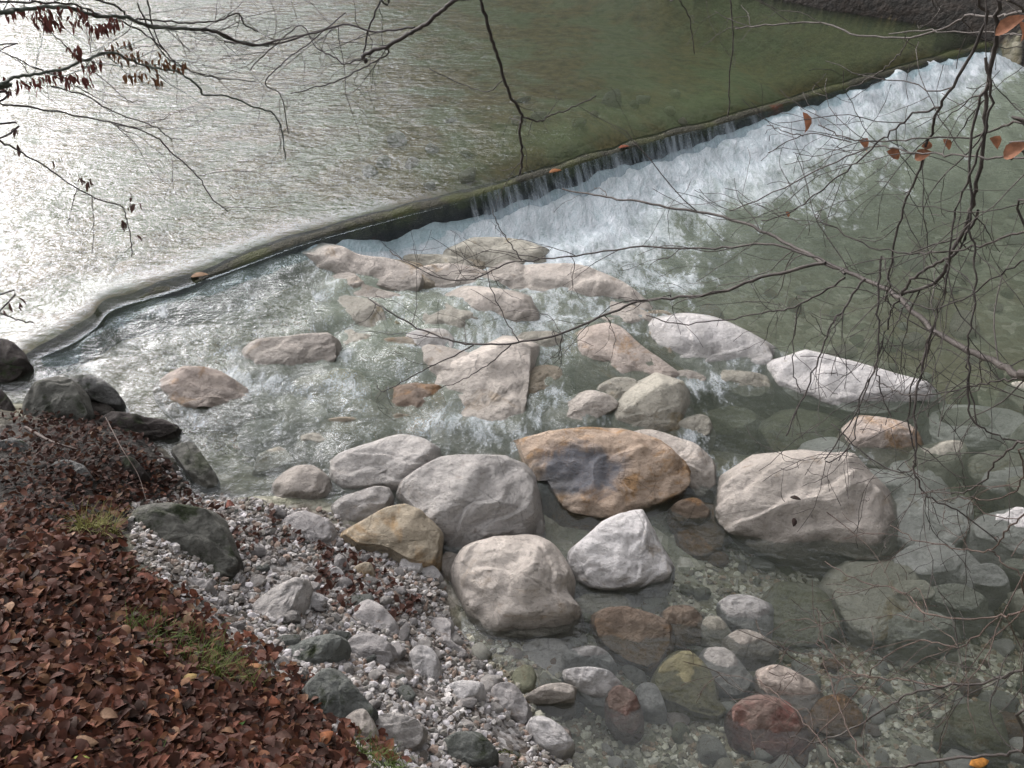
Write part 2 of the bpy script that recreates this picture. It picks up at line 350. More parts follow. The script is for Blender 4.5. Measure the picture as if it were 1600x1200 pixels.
# upper pool
ls = catmull(lip, 420)
ls = np.vstack([ls[0] + (ls[0] - ls[1]) / np.linalg.norm(ls[0] - ls[1]) * 30, ls, ls[-1] + dw * 12])
tt = [0, .03, .06, .1, .15, .2, .26, .32, .4]; s_ = .1
while tt[-1] < 90: tt.append(tt[-1] + s_); s_ *= 1.035
tt = np.array(tt)
X = ls[None, :, 0] + UPD[0] * tt[:, None]; Y = ls[None, :, 1] + UPD[1] * tt[:, None]
Zw = WZ - .05 * np.exp(-(tt / .13) ** 2)[:, None] + 0 * X
fade = sstep(.1, .8, tt)[:, None]
Zw = Zw + fade * ((fbm(X * 2.2, Y * 3.6, 41, 3) - .5) * .028)
gnd = ground_h(X, Y)
me = big_mesh('pool_water', np.stack([X, Y, Zw], -1).reshape(-1, 3), gridq(X.shape[1], X.shape[0]))
depth = np.clip(WZ - gnd, 0, 2)
murk = 1 - np.exp(-depth * .65)
murk *= (.25 + .75 * sstep(.15, .6, tt))[:, None]
PX, PY = proj(np.stack([X, Y, Zw], -1))
chop = (.25 + .75 * sstep(.1, .7, tt))[:, None] * (.42 + .40 * sstep(900, 250, PX))
attr(me, 'murk', murk); attr(me, 'chop', chop); attr(me, 'foam', np.zeros(X.size)); attr(me, 'deep', np.full(X.size, 1.0))
link('pool_water', me, WM)['kind'] = 'structure'

# lower stream
wx = axis(-5.6, 9, .045, -9, 22); wy = axis(1.6, 13.5, .045, 1.0, 16)
X, Y = np.meshgrid(wx, wy)
L = LV(np.clip(X, -9, 14), np.clip(Y, -1, 14)); gnd = ground_h(X, Y)
sl = polydist(X, Y, lip)
P3 = np.stack([X, Y, L], -1); PX, PY = proj(P3)
down = np.clip(-sl, 0, 50)
# foam field: along the foot of the weir and at chosen spots
lipx = PX
along = sstep(460, 560, PX) * (1 - sstep(1640, 1720, PX))
width = np.interp(PX, [450, 600, 760, 850, 1000, 1150, 1300, 1500, 1600], [.22, .3, .45, .58, .66, .66, .62, .6, .4])
foam = along * .98 * np.exp(-(down / width) ** 2.2)
foam += .34 * along * np.exp(-(down / (width * 2.1)) ** 2) * sstep(700, 850, PX)
blobs = [(560, 395, 50, 12, .5), (690, 440, 40, 14, .45), (860, 445, 40, 14, .45), (780, 540, 40, 14, .35), (960, 520, 40, 12, .35), (1040, 600, 30, 20, .35), (530, 600, 60, 10, .25), (360, 545, 50, 10, .25), (470, 660, 50, 10, .2), (1000, 700, 40, 12, .3), (330, 480, 50, 10, .3), (640, 540, 40, 10, .35), (1105, 600, 60, 22, .75), (1115, 735, 48, 22, .85), (1080, 690, 40, 40, .5), (745, 662, 55, 22, .62), (520, 378, 60, 18, .7), (620, 380, 90, 28, .5), (740, 395, 120, 40, .5), (430, 612, 45, 14, .4), (740, 500, 60, 60, .45), (830, 545, 30, 20, .4), (900, 480, 60, 25, .35), (1000, 430, 110, 26, .45), (1050, 445, 100, 14, .3), (690, 900, 22, 40, .5), (1180, 560, 60, 16, .35), (1010, 490, 60, 16, .3), (400, 590, 40, 12, .35), (640, 470, 50, 30, .35), (880, 405, 70, 20, .55), (300, 650, 40, 20, .35), (230, 490, 60, 14, .3), (1200, 300, 160, 35, .4), (1330, 230, 120, 35, .3), (980, 380, 120, 30, .4), (670, 575, 40, 20, .25), (830, 700, 30, 25, .25), (1330, 720, 25, 20, .3)]
for bx, by, sx_, sy_, a_ in blobs: foam += a_ * .72 * np.exp(-((PX - bx) / sx_) ** 2 - ((PY - by) / sy_) ** 2)
foam += .17 * sstep(1150, 950, PX) * sstep(740, 690, PY) * sstep(200, 300, PX)
foam = foam * (sl < .05)
fu = X * UPD[1] - Y * UPD[0]; fv_ = X * UPD[0] + Y * UPD[1]
rough = np.clip(1.1 * np.exp(-down / 1.4) * along + .55 * sstep(1250, 700, PX) * sstep(830, 700, PY) + .18 * sstep(900, 620, PY) + .06, 0, 1.2)
Zl = L + rough * ((fbm(X * 4.2, Y * 4.2, 51, 4) - .5) * .11) + np.clip(foam, 0, 1.2) * ((fbm(fu * 9, fv_ * 4.5, 61, 5, .65) - .45) * .055) + .06 * along * np.exp(-(down / .25) ** 2) * sstep(600, 760, PX)
depth = np.clip(L - gnd, 0, 2)
murk = (1 - np.exp(-depth * 1.0)) * np.interp(PY, [200, 400, 700, 850, 1200], [.9, .55, .38, .22, .15])
# milky, aerated water running over the ramp
aer = .13 * np.exp(-((PX - 620) / 420) ** 2 - ((PY - 560) / 190) ** 2); murk = np.clip(murk + aer, 0, .97)
deepc = .5 * sstep(.15, .6, depth) * sstep(700, 1000, PX) * (1 - .8 * along * np.exp(-down / 1.5))
murk = np.clip(murk + .4 * along * np.exp(-(down / 1.5) ** 2), 0, .95)
keep = sl.reshape(-1) < .03
q = gridq(len(wx), len(wy)); q = q[keep[q].any(1) & ((Zl - gnd).reshape(-1)[q] > -.12).any(1)]
used = np.unique(q); remap = -np.ones(X.size, np.int64); remap[used] = np.arange(len(used)); q = remap[q]
me = big_mesh('stream_water', np.stack([X, Y, Zl], -1).reshape(-1, 3)[used], q)
for nm, v in (('murk', murk), ('chop', .12 + .75 * rough), ('foam', foam), ('deep', deepc)): attr(me, nm, v.reshape(-1)[used])
link('stream_water', me, WM)['kind'] = 'structure'

# ---------------------------------------------------------------- weir
def offs(poly, d): # offset upstream
    return poly + UPD * d
wl = catmull(lip, 300)
prof = [(.20, -.9), (.20, .37), (.19, .405), (.16, .424), (.08, .430), (.035, .422), (.006, .40), (-.006, .35), (.0, .1), (.0, -.9)]
V = []; Wn = []
for i, p in enumerate(wl):
    for j, (o_, z_) in enumerate(prof):
        lowr = -.03 - .02 * (1 - float(sstep(200, 450, proj(np.array([p[0], p[1], .4]))[0]))); n_ = fbm(p[0] * 4 + j * .3, p[1] * 4 + z_ * 3, 71, 4) - .5
        q_ = p + UPD * (o_ + n_ * .05); V.append((q_[0], q_[1], z_ + (n_ * .03 + lowr if 0 < j < 9 else 0)))
k = len(prof); Q = [(i * k + j, i * k + j + 1, (i + 1) * k + j + 1, (i + 1) * k + j) for i in range(len(wl) - 1) for j in range(k - 1)]
me = big_mesh('weir', V, Q)
t = NT('mossy_concrete'); pos = t.n('ShaderNodeNewGeometry').outputs['Position']
n1 = t.noise(pos, 2.2, 5, .6); n2 = t.noise(pos, 14, 6, .7); n3 = t.noise(pos, 70, 3, .6)
col = t.ramp(n2, [(.3, (.02, .02, .013)), (.5, (.035, .035, .02)), (.7, (.085, .08, .05))])
col = t.mix(t.ramp(n1, [(.45, 0), (.6, .8)]), col, t.mix(n3, (.03, .04, .008), (.10, .11, .03)))
sx = t.n('ShaderNodeSeparateXYZ'); t.l(pos, sx.inputs[0])
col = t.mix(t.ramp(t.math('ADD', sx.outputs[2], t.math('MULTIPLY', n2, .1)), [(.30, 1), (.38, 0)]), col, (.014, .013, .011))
col = t.mix(t.ramp(t.noise(pos, 1.3, 3), [(.68, 0), (.72, .8)]), col, (.16, .05, .02))
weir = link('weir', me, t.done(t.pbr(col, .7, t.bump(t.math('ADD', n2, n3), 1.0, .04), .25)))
tag(weir, 'long mossy concrete weir sill crossing the stream diagonally', 'weir')

# falling curtain over the sill
i0 = next(i for i, p in enumerate(wl) if proj(np.array([p[0], p[1], .37]))[0] > 60)
cur = catmull(wl[i0:], 1300); rows = 14; V = []; fo = []; 
Lc = LV(cur[:, 0], cur[:, 1])
pxs = proj(np.stack([cur[:, 0], cur[:, 1], np.full(len(cur), .3)], -1))[0]
for r_ in range(rows):
    f = r_ / (rows - 1); fl_ = (fbm(cur[:, 0] * 9, cur[:, 1] * 9 + f * .6, 81, 3) - .5)
    out = -(.012 + .13 * f ** 1.6 + fl_ * .07 * (f + .1)); ztop = .385 + .015 * sstep(200, 450, pxs); z = ztop + (Lc - .03 - ztop) * f ** 1.5
    for i in range(len(cur)): 
        p = cur[i] + UPD * out[i]; V.append((p[0], p[1], z[i]))
        patch_ = vnoise(cur[i, 0] * 1.7, cur[i, 1] * 1.7, 5)
        fo.append(.40 + .55 * f ** 2.5 + .5 * (patch_ - .5) - .42 * float(np.interp(pxs[i], [1080, 1200], [0, 1])) - .7 * float(np.interp(pxs[i], [420, 470, 690, 760], [.9, 1, 1, 0])))
me = big_mesh('falling_water', V, gridq(len(cur), rows))
attr(me, 'foam', fo)
arc = np.tile(np.arange(len(cur)) * np.linalg.norm(np.diff(cur, axis=0), axis=1).mean(), rows); attr(me, 'arc', arc)
t = NT('falling_water'); pos = t.n('ShaderNodeNewGeometry').outputs['Position']
cb = t.n('ShaderNodeCombineXYZ'); t.l(t.at('arc'), cb.inputs[0]); sx = t.n('ShaderNodeSeparateXYZ'); t.l(pos, sx.inputs[0]); t.l(t.math('MULTIPLY', sx.outputs[2], .16), cb.inputs[1])
s1 = t.noise(cb.outputs[0], 13, 3, .6, .2); s2 = t.noise(cb.outputs[0], 50, 3, .6)
kk = t.math('SUBTRACT', t.math('ADD', t.at('foam'), t.math('MULTIPLY', t.math('ADD', t.math('MULTIPLY', s1, .8), t.math('MULTIPLY', s2, .2)), 1.7)), 1.12)
al = t.ramp(kk, [(0, .06), (.3, .42), (.8, .9)])
pb = t.n('ShaderNodeBsdfPrincipled'); pb.inputs['Roughness'].default_value = .25
t.l(t.mix(s1, (.25, .34, .39), (.62, .68, .74)), pb.inputs['Base Color']); t.l(t.bump(s1, .6, .03), pb.inputs['Normal'])
tr = t.n('ShaderNodeBsdfTransparent'); tr.inputs['Color'].default_value = (.85, .92, .93, 1)
link('falling_water', me, t.done(t.mixs(al, tr.outputs[0], pb.outputs[0])))['kind'] = 'structure'

# ---------------------------------------------------------------- boulders
M = {}
M['pink'] = rock_mat('pale_pink_limestone', (.62, .56, .50), (.47, .42, .37), (.50, .40, .30), .1)
M['white'] = rock_mat('white_limestone', (.68, .655, .64), (.52, .50, .48), (.45, .38, .30), .06)
M['cream'] = rock_mat('cream_limestone', (.54, .51, .43), (.36, .34, .28), (.36, .28, .15), .10)
M['grey'] = rock_mat('grey_limestone', (.56, .53, .50), (.42, .395, .37), (.42, .37, .33), .1)
M['pinkorange'] = rock_mat('pink_orange_limestone', (.59, .50, .44), (.42, .35, .29), (.47, .30, .17), .2)
M['tan'] = rock_mat('tan_limestone', (.42, .36, .27), (.25, .21, .15), (.38, .26, .14), .25)
M['brown'] = rock_mat('brown_stone', (.26, .19, .14), (.12, .09, .07), (.30, .17, .08), .22, var=.3)
M['red'] = rock_mat('red_stone', (.30, .20, .17), (.22, .16, .13), (.31, .13, .11), .3, var=.3)
M['olive'] = rock_mat('olive_stone', (.25, .25, .17), (.13, .13, .08), (.26, .21, .12), .1)
M['yellow'] = rock_mat('yellow_olive_stone', (.34, .31, .17), (.22, .20, .12), (.36, .27, .14), .1, var=.3)
M['moss'] = rock_mat('mossy_dark_stone', (.15, .15, .13), (.04, .04, .033), None, 0, .12, var=.3)
M['mossgrey'] = rock_mat('mossy_grey_stone', (.22, .22, .21), (.10, .10, .09), None, 0, .15, var=.3)
M['dark'] = rock_mat('dark_wet_stone_and_hollow', (.06, .05, .045), (.02, .018, .015), None, 0, .1, var=.3)
M['gravelgrey'] = rock_mat('dusty_grey_stone', (.38, .36, .35), (.23, .215, .205), (.25, .2, .16), .08, scale=2.2)
M['gravelgreen'] = rock_mat('green_grey_stone', (.17, .18, .165), (.09, .10, .085), None, 0, .08, scale=2)

def boulder(name, outline, zw, h, mat, seed, bulge=.30, peak=None, facets=6, sub=0.0, rough=1.0, res=None, deep=None):
    """outline traced at the place's water level zw; near edge at zw - sub, far edge at zw + h"""
    rnd = random.Random(seed)
    o = np.array(outline, float); 
    if (np.diff(np.vstack([o, o[:1]])[:, 0]) * (np.vstack([o, o[:1]])[1:, 1] + o[:, 1])).sum() > 0: o = o[::-1]
    o = o.mean(0) + (o - o.mean(0)) * (1.14 if (sub >= .12 and h > 0) else 1.06)
    ext = (o[:, 0].max() - o[:, 0].min() + o[:, 1].max() - o[:, 1].min())
    n = res or int(np.clip(ext / 2.2, 40, 180)); m = max(8, n // 5); mb = 6
    rp = catmull(o, n, True); ymin, ymax = rp[:, 1].min(), rp[:, 1].max()
    def lift(px, py): return U(px, py, zw - sub + (h * .62 + sub) * ((ymax - py) / (ymax - ymin)) ** .8 if ymax > py else zw - sub)
    rim = np.array([lift(x, y) for x, y in rp])
    c2 = rp.mean(0); cen = lift(*c2); pk = lift(*(peak or c2))
    size = (np.linalg.norm(rim[:, :2].max(0) - rim[:, :2].min(0))) * .7
    N = (CAM - cen); N /= np.linalg.norm(N)
    b = bulge * size * (.82 if sub >= .1 and h > 0 else 1.0); down = deep if deep is not None else max(.18, size * .6)
    V = []; ed = []
    for r_ in range(m):
        ph = (r_ / m) * math.pi / 2; r = math.cos(ph) ** .72; s = math.sin(ph)
        c_ = cen * (1 - s) + pk * s
        prof_ = s if peak is None else .45 * s + .55 * (1 - r)
        V.append(c_ + r * (rim - c_) + N * b * prof_); ed.append(np.full(n, min(1, s * 2.5)))
    top = len(V) * n; V = np.vstack(V); ed = np.concatenate(ed)
    V = np.vstack([V, (pk + N * b)[None]]); ed = np.append(ed, 1)
    B = []
    for r_ in range(1, mb):
        ph = r_ / mb * math.pi / 2; r = math.cos(ph) ** .6; s = math.sin(ph)
        B.append(cen + r * (rim - cen) * (1 + (.26 + (.35 if sub >= .12 else 0)) * math.sin(s * math.pi)) + np.array([0, 0, -down]) * s - np.array([N[0], N[1], 0]) * .0)
    B.append(np.repeat((cen + np.array([0, 0, -down]))[None], 1, 0))
    nb = sum(len(x) for x in B); V = np.vstack([V] + B); ed = np.append(ed, np.full(nb, .3))
    # facets
    T = V[:top + 1]
    for f in range(facets + 5):
        d = Vector((rnd.uniform(-1, 1), rnd.uniform(-1, 1), rnd.uniform(-.3, 1))).normalized()
        d = np.array(d) * rnd.uniform(.5, 1.0) + N * .75; d /= np.linalg.norm(d)
        rm = (V[:n] @ d).max(); mx = (T @ d).max()
        if mx <= rm: continue
        lim = rm + rnd.uniform(.12, .75) * (mx - rm); ov = np.clip((V @ d) - lim, 0, None)
        V = V - d[None] * (ov * .92)[:, None]; T = V[:top + 1]
    # chips: many small planar cuts make the broken faces of limestone
    cc = V.mean(0); cc[2] -= size * .1
    nch = int(34 + size * 30)
    for f in range(nch):
        p0 = V[rnd.randrange(n, top)]; d = p0 - cc; d /= np.linalg.norm(d)
        d = d + np.array([rnd.gauss(0, .42), rnd.gauss(0, .42), rnd.gauss(0, .42)]); d /= np.linalg.norm(d)
        if d @ N < .15: continue
        mx = (V[:top] @ d).max(); lim = max(p0 @ d - size * rnd.uniform(.0, .05), mx - size * .19)
        lim = max(lim, (V[:n] @ d).max() - size * .02)
        ov = np.clip(V @ d - lim, 0, None); V = V - d[None] * (ov * .97)[:, None]
    # noise
    off = Vector((seed * 3.7, seed * 1.3, seed * 7.1)); fr = 2.2 / max(size, .12)
    amp = size * .042 * rough; bed = Vector((rnd.uniform(-.5, .5), rnd.uniform(-.5, .5), 1)).normalized()
    out = V.copy()
    for i in range(len(V)):
        p = Vector(V[i]); a = mnoise.fractal(p * fr * 1.3 + off, .9, 2.1, 6)
        rg = abs(mnoise.noise(p * fr * 1.9 + off)); rg3 = max(0, .12 - abs(mnoise.noise(p * fr * 2.3 - off))) * 6
        d = V[i] - cc; d = d / (np.linalg.norm(d) + 1e-6)
        w_ = .25 + .75 * ed[i]
        hb = p.dot(bed) * fr * 2.4 + .9 * mnoise.noise(p * fr * 1.2 - off); sw = hb - math.floor(hb); sw = sw if sw < .85 else (1 - sw) * 5.67
        out[i] = V[i] + (N * .7 + d * .5) * (amp * (a - .6 * rg - .18 * rg3 + .2 + .8 * sw) * w_)
    V = out
    Fq = []
    for r_ in range(m - 1):
        for i in range(n): j = (i + 1) % n; Fq.append((r_ * n + i, r_ * n + j, (r_ + 1) * n + j, (r_ + 1) * n + i))
    for i in range(n): Fq.append(((m - 1) * n + i, (m - 1) * n + (i + 1) % n, top))
    base = top + 1; prev = list(range(n))
    for r_ in range(mb - 1):
        cur_ = list(range(base + r_ * n, base + (r_ + 1) * n))
        for i in range(n): j = (i + 1) % n; Fq.append((prev[j], prev[i], cur_[i], cur_[j]))
        prev = cur_
    last = len(V) - 1
    for i in range(n): Fq.append((prev[(i + 1) % n], prev[i], last))
    org = np.array([cen[0], cen[1], zw]); me = mesh_from(name, V - org, Fq)
    me.validate()
    import bmesh
    bm = bmesh.new(); bm.from_mesh(me); bmesh.ops.recalc_face_normals(bm, faces=bm.faces); bm.to_mesh(me); bm.free()
    wl_ = LV(V[:, 0], V[:, 1]) if zw < .37 else np.full(len(V), -9.)
    wet = np.clip(1 - (V[:, 2] - wl_ - .015) / .06, 0, 1)
    if sub > .05 and h < 0: wet = wet * .3
    attr(me, 'wet', wet * .8)
    ob = link(name, me, M[mat] if isinstance(mat, str) else mat, None, org)
    return ob, size

BL = []  # landmarks: (px, py, label)
def rock(label, outline, zw, h, mat, cat='boulder', name='boulder', group='pale boulders of the rock ramp', **k):
    seed = len(BL) + 11
    ob, size = boulder(name, outline, zw, h, mat, seed, **k)
    tag(ob, label, cat, group); o = np.array(outline); BL.append((o[:, 0].mean(), o[:, 1].mean(), label)); return ob
# the row of slabs at the head of the ramp
rock('long pale pink slab against the weir foot, furthest left of the ramp head', [(470, 388), (520, 380), (560, 398), (620, 408), (662, 428), (650, 458), (600, 448), (540, 432), (480, 412)], .27, .13, 'pink', sub=.1)
rock('brownish pink sloping slab below the long slab at the ramp head', [(545, 438), (600, 455), (660, 468), (684, 488), (650, 503), (590, 490), (556, 465)], .22, .07, 'pink', sub=.12, bulge=.16)
rock('cream slab washed by white foam just under the waterfall', [(690, 398), (740, 376), (810, 378), (852, 395), (842, 418), (760, 428), (700, 420)], .13, .07, 'cream', sub=.12, bulge=.16)
rock('small cream rock between the two foaming slabs', [(655, 425), (710, 415), (780, 430), (792, 450), (740, 462), (680, 455)], .18, .06, 'pink', sub=.12, bulge=.18)
rock('pale rock with a thin sheet of white water running down it', [(700, 475), (730, 455), (790, 460), (832, 480), (828, 520), (780, 537), (720, 532), (698, 505)], .17, .12, 'pink', sub=.14, bulge=.3)
rock('long low pinkish slab stretching right beside the white water', [(800, 428), (850, 415), (920, 424), (980, 450), (1032, 485), (1022, 508), (960, 503), (900, 482), (838, 466)], .09, .12, 'pink', sub=.12, bulge=.2)
rock('small pink wedge under the thin branch', [(828, 508), (865, 502), (902, 508), (906, 524), (860, 530), (830, 522)], .13, .04, 'pink', sub=.1)
rock('low cream slab half hidden in spray under the dark weir face', [(585, 372), (640, 362), (690, 368), (700, 388), (650, 400), (600, 392)], .10, .05, 'cream', sub=.1, bulge=.14)
rock('pinkish slab awash between the two long slabs', [(740, 440), (790, 430), (835, 445), (850, 475), (800, 470), (752, 462)], .13, .05, 'pink', sub=.12, bulge=.16)
rock('low pale ledge below the long low pinkish slab', [(905, 500), (960, 498), (1025, 512), (1030, 535), (985, 530), (930, 520)], .08, .05, 'pink', sub=.1, bulge=.14)
rock('brownish stone between the pink boulder and the smooth whitish one', [(1005, 515), (1035, 508), (1060, 545), (1085, 580), (1062, 588), (1030, 560)], .06, .07, 'tan', sub=.1, bulge=.14)
rock('yellowish mossy low rock above the block shaped boulder', [(545, 490), (600, 496), (650, 508), (640, 522), (580, 520), (548, 508)], .22, .03, 'yellow', sub=.1, bulge=.12)
rock('small pale rock at the trickle between the tan and rounded pink boulders', [(690, 870), (712, 862), (722, 885), (715, 915), (698, 912)], .03, .06, 'pink', 'stone', 'stone', sub=.06)
rock('flat pink ledge under thin running water above the pink boulder', [(880, 482), (930, 478), (985, 500), (1000, 520), (940, 512), (885, 505)], .12, .04, 'pink', sub=.14, bulge=.14)
rock('pale ledge joining the two slabs at the ramp head', [(630, 400), (700, 398), (745, 415), (735, 432), (670, 424)], .16, .04, 'cream', sub=.14, bulge=.14)
rock('mottled brownish ledge left of the rock with the sheet of water', [(610, 470), (670, 478), (705, 500), (700, 530), (640, 520), (606, 495)], .19, .03, 'tan', sub=.14, bulge=.12)
rock('low wet ledge right of the rock with the sheet of water', [(822, 470), (870, 478), (900, 500), (880, 512), (835, 508)], .12, .04, 'pink', sub=.14, bulge=.14)
rock('low brownish ledge behind the smooth whitish boulder', [(985, 490), (1030, 486), (1060, 500), (1040, 518), (1000, 514)], .05, .05, 'tan', sub=.12, bulge=.14)
rock('pale shoulder under water at the left of the block shaped boulder', [(372, 560), (398, 552), (425, 585), (415, 620), (385, 615)], .22, .02, 'cream', sub=.14, bulge=.14)
rock('small reddish stone at the right foot of the orange brown boulder', [(1050, 790), (1085, 778), (1108, 795), (1098, 815), (1060, 812)], .03, .07, 'brown', 'stone', 'stone', sub=.06)
# middle of the ramp
rock('block shaped pale boulder with a brown underside, alone in the left water', [(384, 545), (400, 530), (440, 528), (510, 522), (525, 535), (528, 558), (500, 572), (440, 592), (410, 604), (386, 590)], .24, .17, 'pink', sub=.1, peak=(452, 545), facets=8)
rock('small pale stone just right of the block shaped boulder', [(530, 520), (548, 512), (560, 522), (600, 522), (625, 535), (612, 552), (560, 562), (533, 545)], .23, .05, 'cream', 'stone', 'stone', sub=.1)
rock('low boulder with orange streaks near the left bank', [(250, 600), (262, 585), (290, 575), (340, 580), (385, 605), (392, 622), (360, 638), (312, 634), (285, 658), (262, 640)], .27, .13, 'pinkorange', sub=.1)
rock('wide pale boulder partly under running water in the middle of the ramp', [(688, 590), (740, 562), (790, 540), (825, 545), (822, 590), (812, 640), (820, 680), (790, 705), (722, 705), (680, 690), (682, 640)], .18, .15, 'pink', sub=.18, bulge=.24)
rock('pink boulder with two orange patches, right of centre in the ramp', [(903, 520), (940, 506), (970, 510), (1000, 538), (1040, 568), (1064, 590), (1030, 604), (980, 606), (930, 578), (900, 555)], .12, .16, 'pinkorange', sub=.1)
rock('smooth whitish boulder at the outer edge, between the pink boulder and the longest white one', [(1030, 515), (1070, 500), (1110, 500), (1150, 515), (1196, 545), (1192, 572), (1150, 584), (1120, 600), (1080, 582), (1045, 555)], .05, .2, 'white', sub=.12)
rock('longest whitest boulder, lying behind the hanging twigs on the right', [(1193, 572), (1215, 550), (1260, 547), (1320, 560), (1400, 583), (1470, 605), (1474, 620), (1420, 627), (1380, 642), (1340, 642), (1270, 628), (1205, 607)], .02, .24, 'white', sub=.1, bulge=.25)
rock('cream rounded boulder with water curling round its right side', [(968, 640), (1000, 603), (1040, 598), (1064, 625), (1062, 662), (1040, 688), (1000, 692), (966, 674)], .11, .17, 'cream', sub=.12)
rock('pale boulder with a single tan patch and a small pit, right edge of the ramp', [(1316, 682), (1350, 647), (1390, 654), (1427, 668), (1438, 700), (1432, 728), (1370, 728), (1332, 712)], .0, .18, 'pinkorange', sub=.1)
ob = rock('largest orange brown boulder with a blue grey patch', [(812, 690), (832, 676), (900, 671), (970, 671), (1020, 688), (1060, 710), (1087, 735), (1082, 756), (1040, 782), (1000, 792), (960, 804), (900, 797), (880, 782), (858, 748), (828, 742)], .10, .26, 'tan', sub=.1, bulge=.3, peak=(930, 725), rough=1.3)
c_ = U(908, 716, .27) - np.array(ob.location)
ob.data.materials[0] = rock_mat('rusty_orange_boulder', (.44, .34, .26), (.24, .16, .10), (.38, .235, .12), .3, patch=(.19, .195, .215), patch_at=(float(c_[0]), float(c_[1]), float(c_[2]), (2.9, 5.2, 2.8)), var=.0, scale=1.9)
rock('thin cream slab tucked behind the orange brown boulder', [(985, 674), (1040, 677), (1090, 698), (1118, 725), (1112, 768), (1085, 776), (1060, 740), (1020, 700)], .07, .15, 'pink', sub=.1, bulge=.1)
rock('flat topped light grey boulder left of the big grey one', [(514, 735), (530, 710), (580, 690), (622, 677), (665, 688), (688, 715), (682, 738), (640, 758), (620, 772), (575, 768), (528, 770)], .18, .2, 'grey', sub=.08)
rock('big grey boulder with a bluish shaded right face', [(625, 757), (650, 735), (690, 715), (760, 711), (800, 716), (817, 735), (832, 760), (834, 800), (802, 822), (770, 842), (722, 860), (690, 852), (678, 815), (650, 797), (630, 782)], .08, .42, 'grey', sub=.08, peak=(740, 775), facets=9)
rock('tan boulder with a grey front, at the edge of the gravel bar', [(538, 832), (580, 805), (625, 789), (672, 810), (687, 835), (687, 870), (670, 884), (640, 872), (600, 852), (560, 847)], .16, .22, 'tan', sub=.03, peak=(650, 830))
rock('small light grey block above the tan boulder', [(524, 782), (560, 768), (600, 759), (610, 775), (590, 796), (545, 813), (528, 805)], .19, .12, 'grey', sub=.05, facets=8)
rock('rounded pale stone at the water edge left of the grey block', [(424, 762), (450, 735), (490, 729), (512, 755), (500, 777), (470, 784), (433, 780)], .2, .1, 'pink', sub=.06)
rock('small block squeezed between the grey and pink boulders', [(784, 815), (815, 803), (840, 805), (848, 825), (835, 847), (800, 837)], .02, .15, 'grey', 'stone', 'stone', sub=.06, facets=8)
rock('large rounded pink boulder at the head of the clear pool', [(718, 880), (745, 848), (790, 837), (840, 837), (872, 865), (884, 895), (882, 920), (900, 945), (924, 968), (880, 984), (820, 994), (760, 988), (733, 955), (724, 912)], .0, .38, 'pink', sub=.08, peak=(800, 890))
rock('pointed white boulder right of the rounded pink one', [(886, 870), (920, 835), (960, 808), (1000, 796), (1017, 830), (1037, 865), (1054, 895), (1020, 914), (970, 920), (910, 912), (888, 892)], .0, .34, 'white', sub=.06, peak=(985, 865), facets=8)
rock('broadest pale pink boulder with orange flecks, right of the orange brown one', [(1122, 795), (1130, 762), (1180, 735), (1260, 721), (1310, 722), (1332, 745), (1372, 775), (1394, 812), (1390, 852), (1345, 866), (1290, 858), (1240, 870), (1180, 852), (1132, 825)], .0, .36, 'pink', sub=.16, peak=(1255, 780), bulge=.22)
# under the surface on the right
for lb, ol, zt, mt in [
    ('flat pale slab under water right of the broadest boulder', [(1393, 792), (1440, 780), (1500, 798), (1512, 830), (1480, 857), (1408, 852)], -.06, 'white'),
    ('pale block under water directly below the tan patched boulder', [(1388, 728), (1440, 718), (1470, 745), (1468, 786), (1420, 790), (1392, 770)], -.08, 'white'),
    ('wide submerged pale slab right of the tan patched boulder', [(1450, 650), (1500, 635), (1590, 648), (1615, 690), (1540, 702), (1460, 692)], -.12, 'white'),
    ('submerged whitish rock at the right picture edge', [(1532, 747), (1570, 730), (1625, 738), (1625, 778), (1558, 772)], -.1, 'white'),
    ('whitish submerged stone below the flat pale slab', [(1453, 872), (1500, 857), (1542, 893), (1532, 916), (1488, 907)], -.08, 'white'),
    ('large flat submerged stone with a bright lower edge', [(1298, 900), (1350, 885), (1420, 893), (1442, 940), (1402, 990), (1352, 1002), (1320, 970)], -.08, 'cream'),
    ('olive submerged boulder left of the large flat stone', [(1203, 937), (1230, 915), (1280, 924), (1312, 965), (1292, 1000), (1210, 1002)], -.06, 'olive'),
    ('brown submerged slab beneath the running water left of the middle', [(600, 618), (650, 600), (690, 608), (694, 660), (650, 678), (610, 665)], -.02, 'brown'),
    ('pale submerged rock under the pink boulder', [(640, 520), (700, 515), (705, 545), (660, 560), (635, 545)], .03, 'white'),
    ('rounded grey submerged boulder near the lower right corner', [(1493, 1112), (1540, 1099), (1562, 1120), (1567, 1165), (1530, 1177), (1494, 1152)], -.05, 'olive'),
    ('olive rock under the foam right of the cream boulder', [(1085, 650), (1150, 635), (1185, 655), (1150, 680), (1095, 675)], -.08, 'olive'),
    ('submerged greenish boulder in front of the longest white one', [(1195, 660), (1260, 640), (1310, 665), (1290, 710), (1210, 705)], -.10, 'olive'),
    ('dim submerged slab left of the broadest boulder', [(1060, 800), (1110, 790), (1135, 830), (1110, 870), (1065, 850)], -.06, 'brown'),
    ('pale submerged stone below the pointed white boulder', [(905, 930), (960, 925), (985, 950), (950, 975), (910, 965)], -.08, 'cream'),
    ('large dim stone under water below the pink boulder', [(830, 1000), (880, 1005), (890, 1050), (850, 1070), (815, 1040)], -.08, 'grey')]:
    rock(lb, ol, LV(*U(*np.mean(ol, 0), 0)[:2]).item(), zt, mt, 'rock', 'submerged_rock', 'rocks lying under the water', sub=-zt + .1, bulge=.14, facets=5, deep=.3)
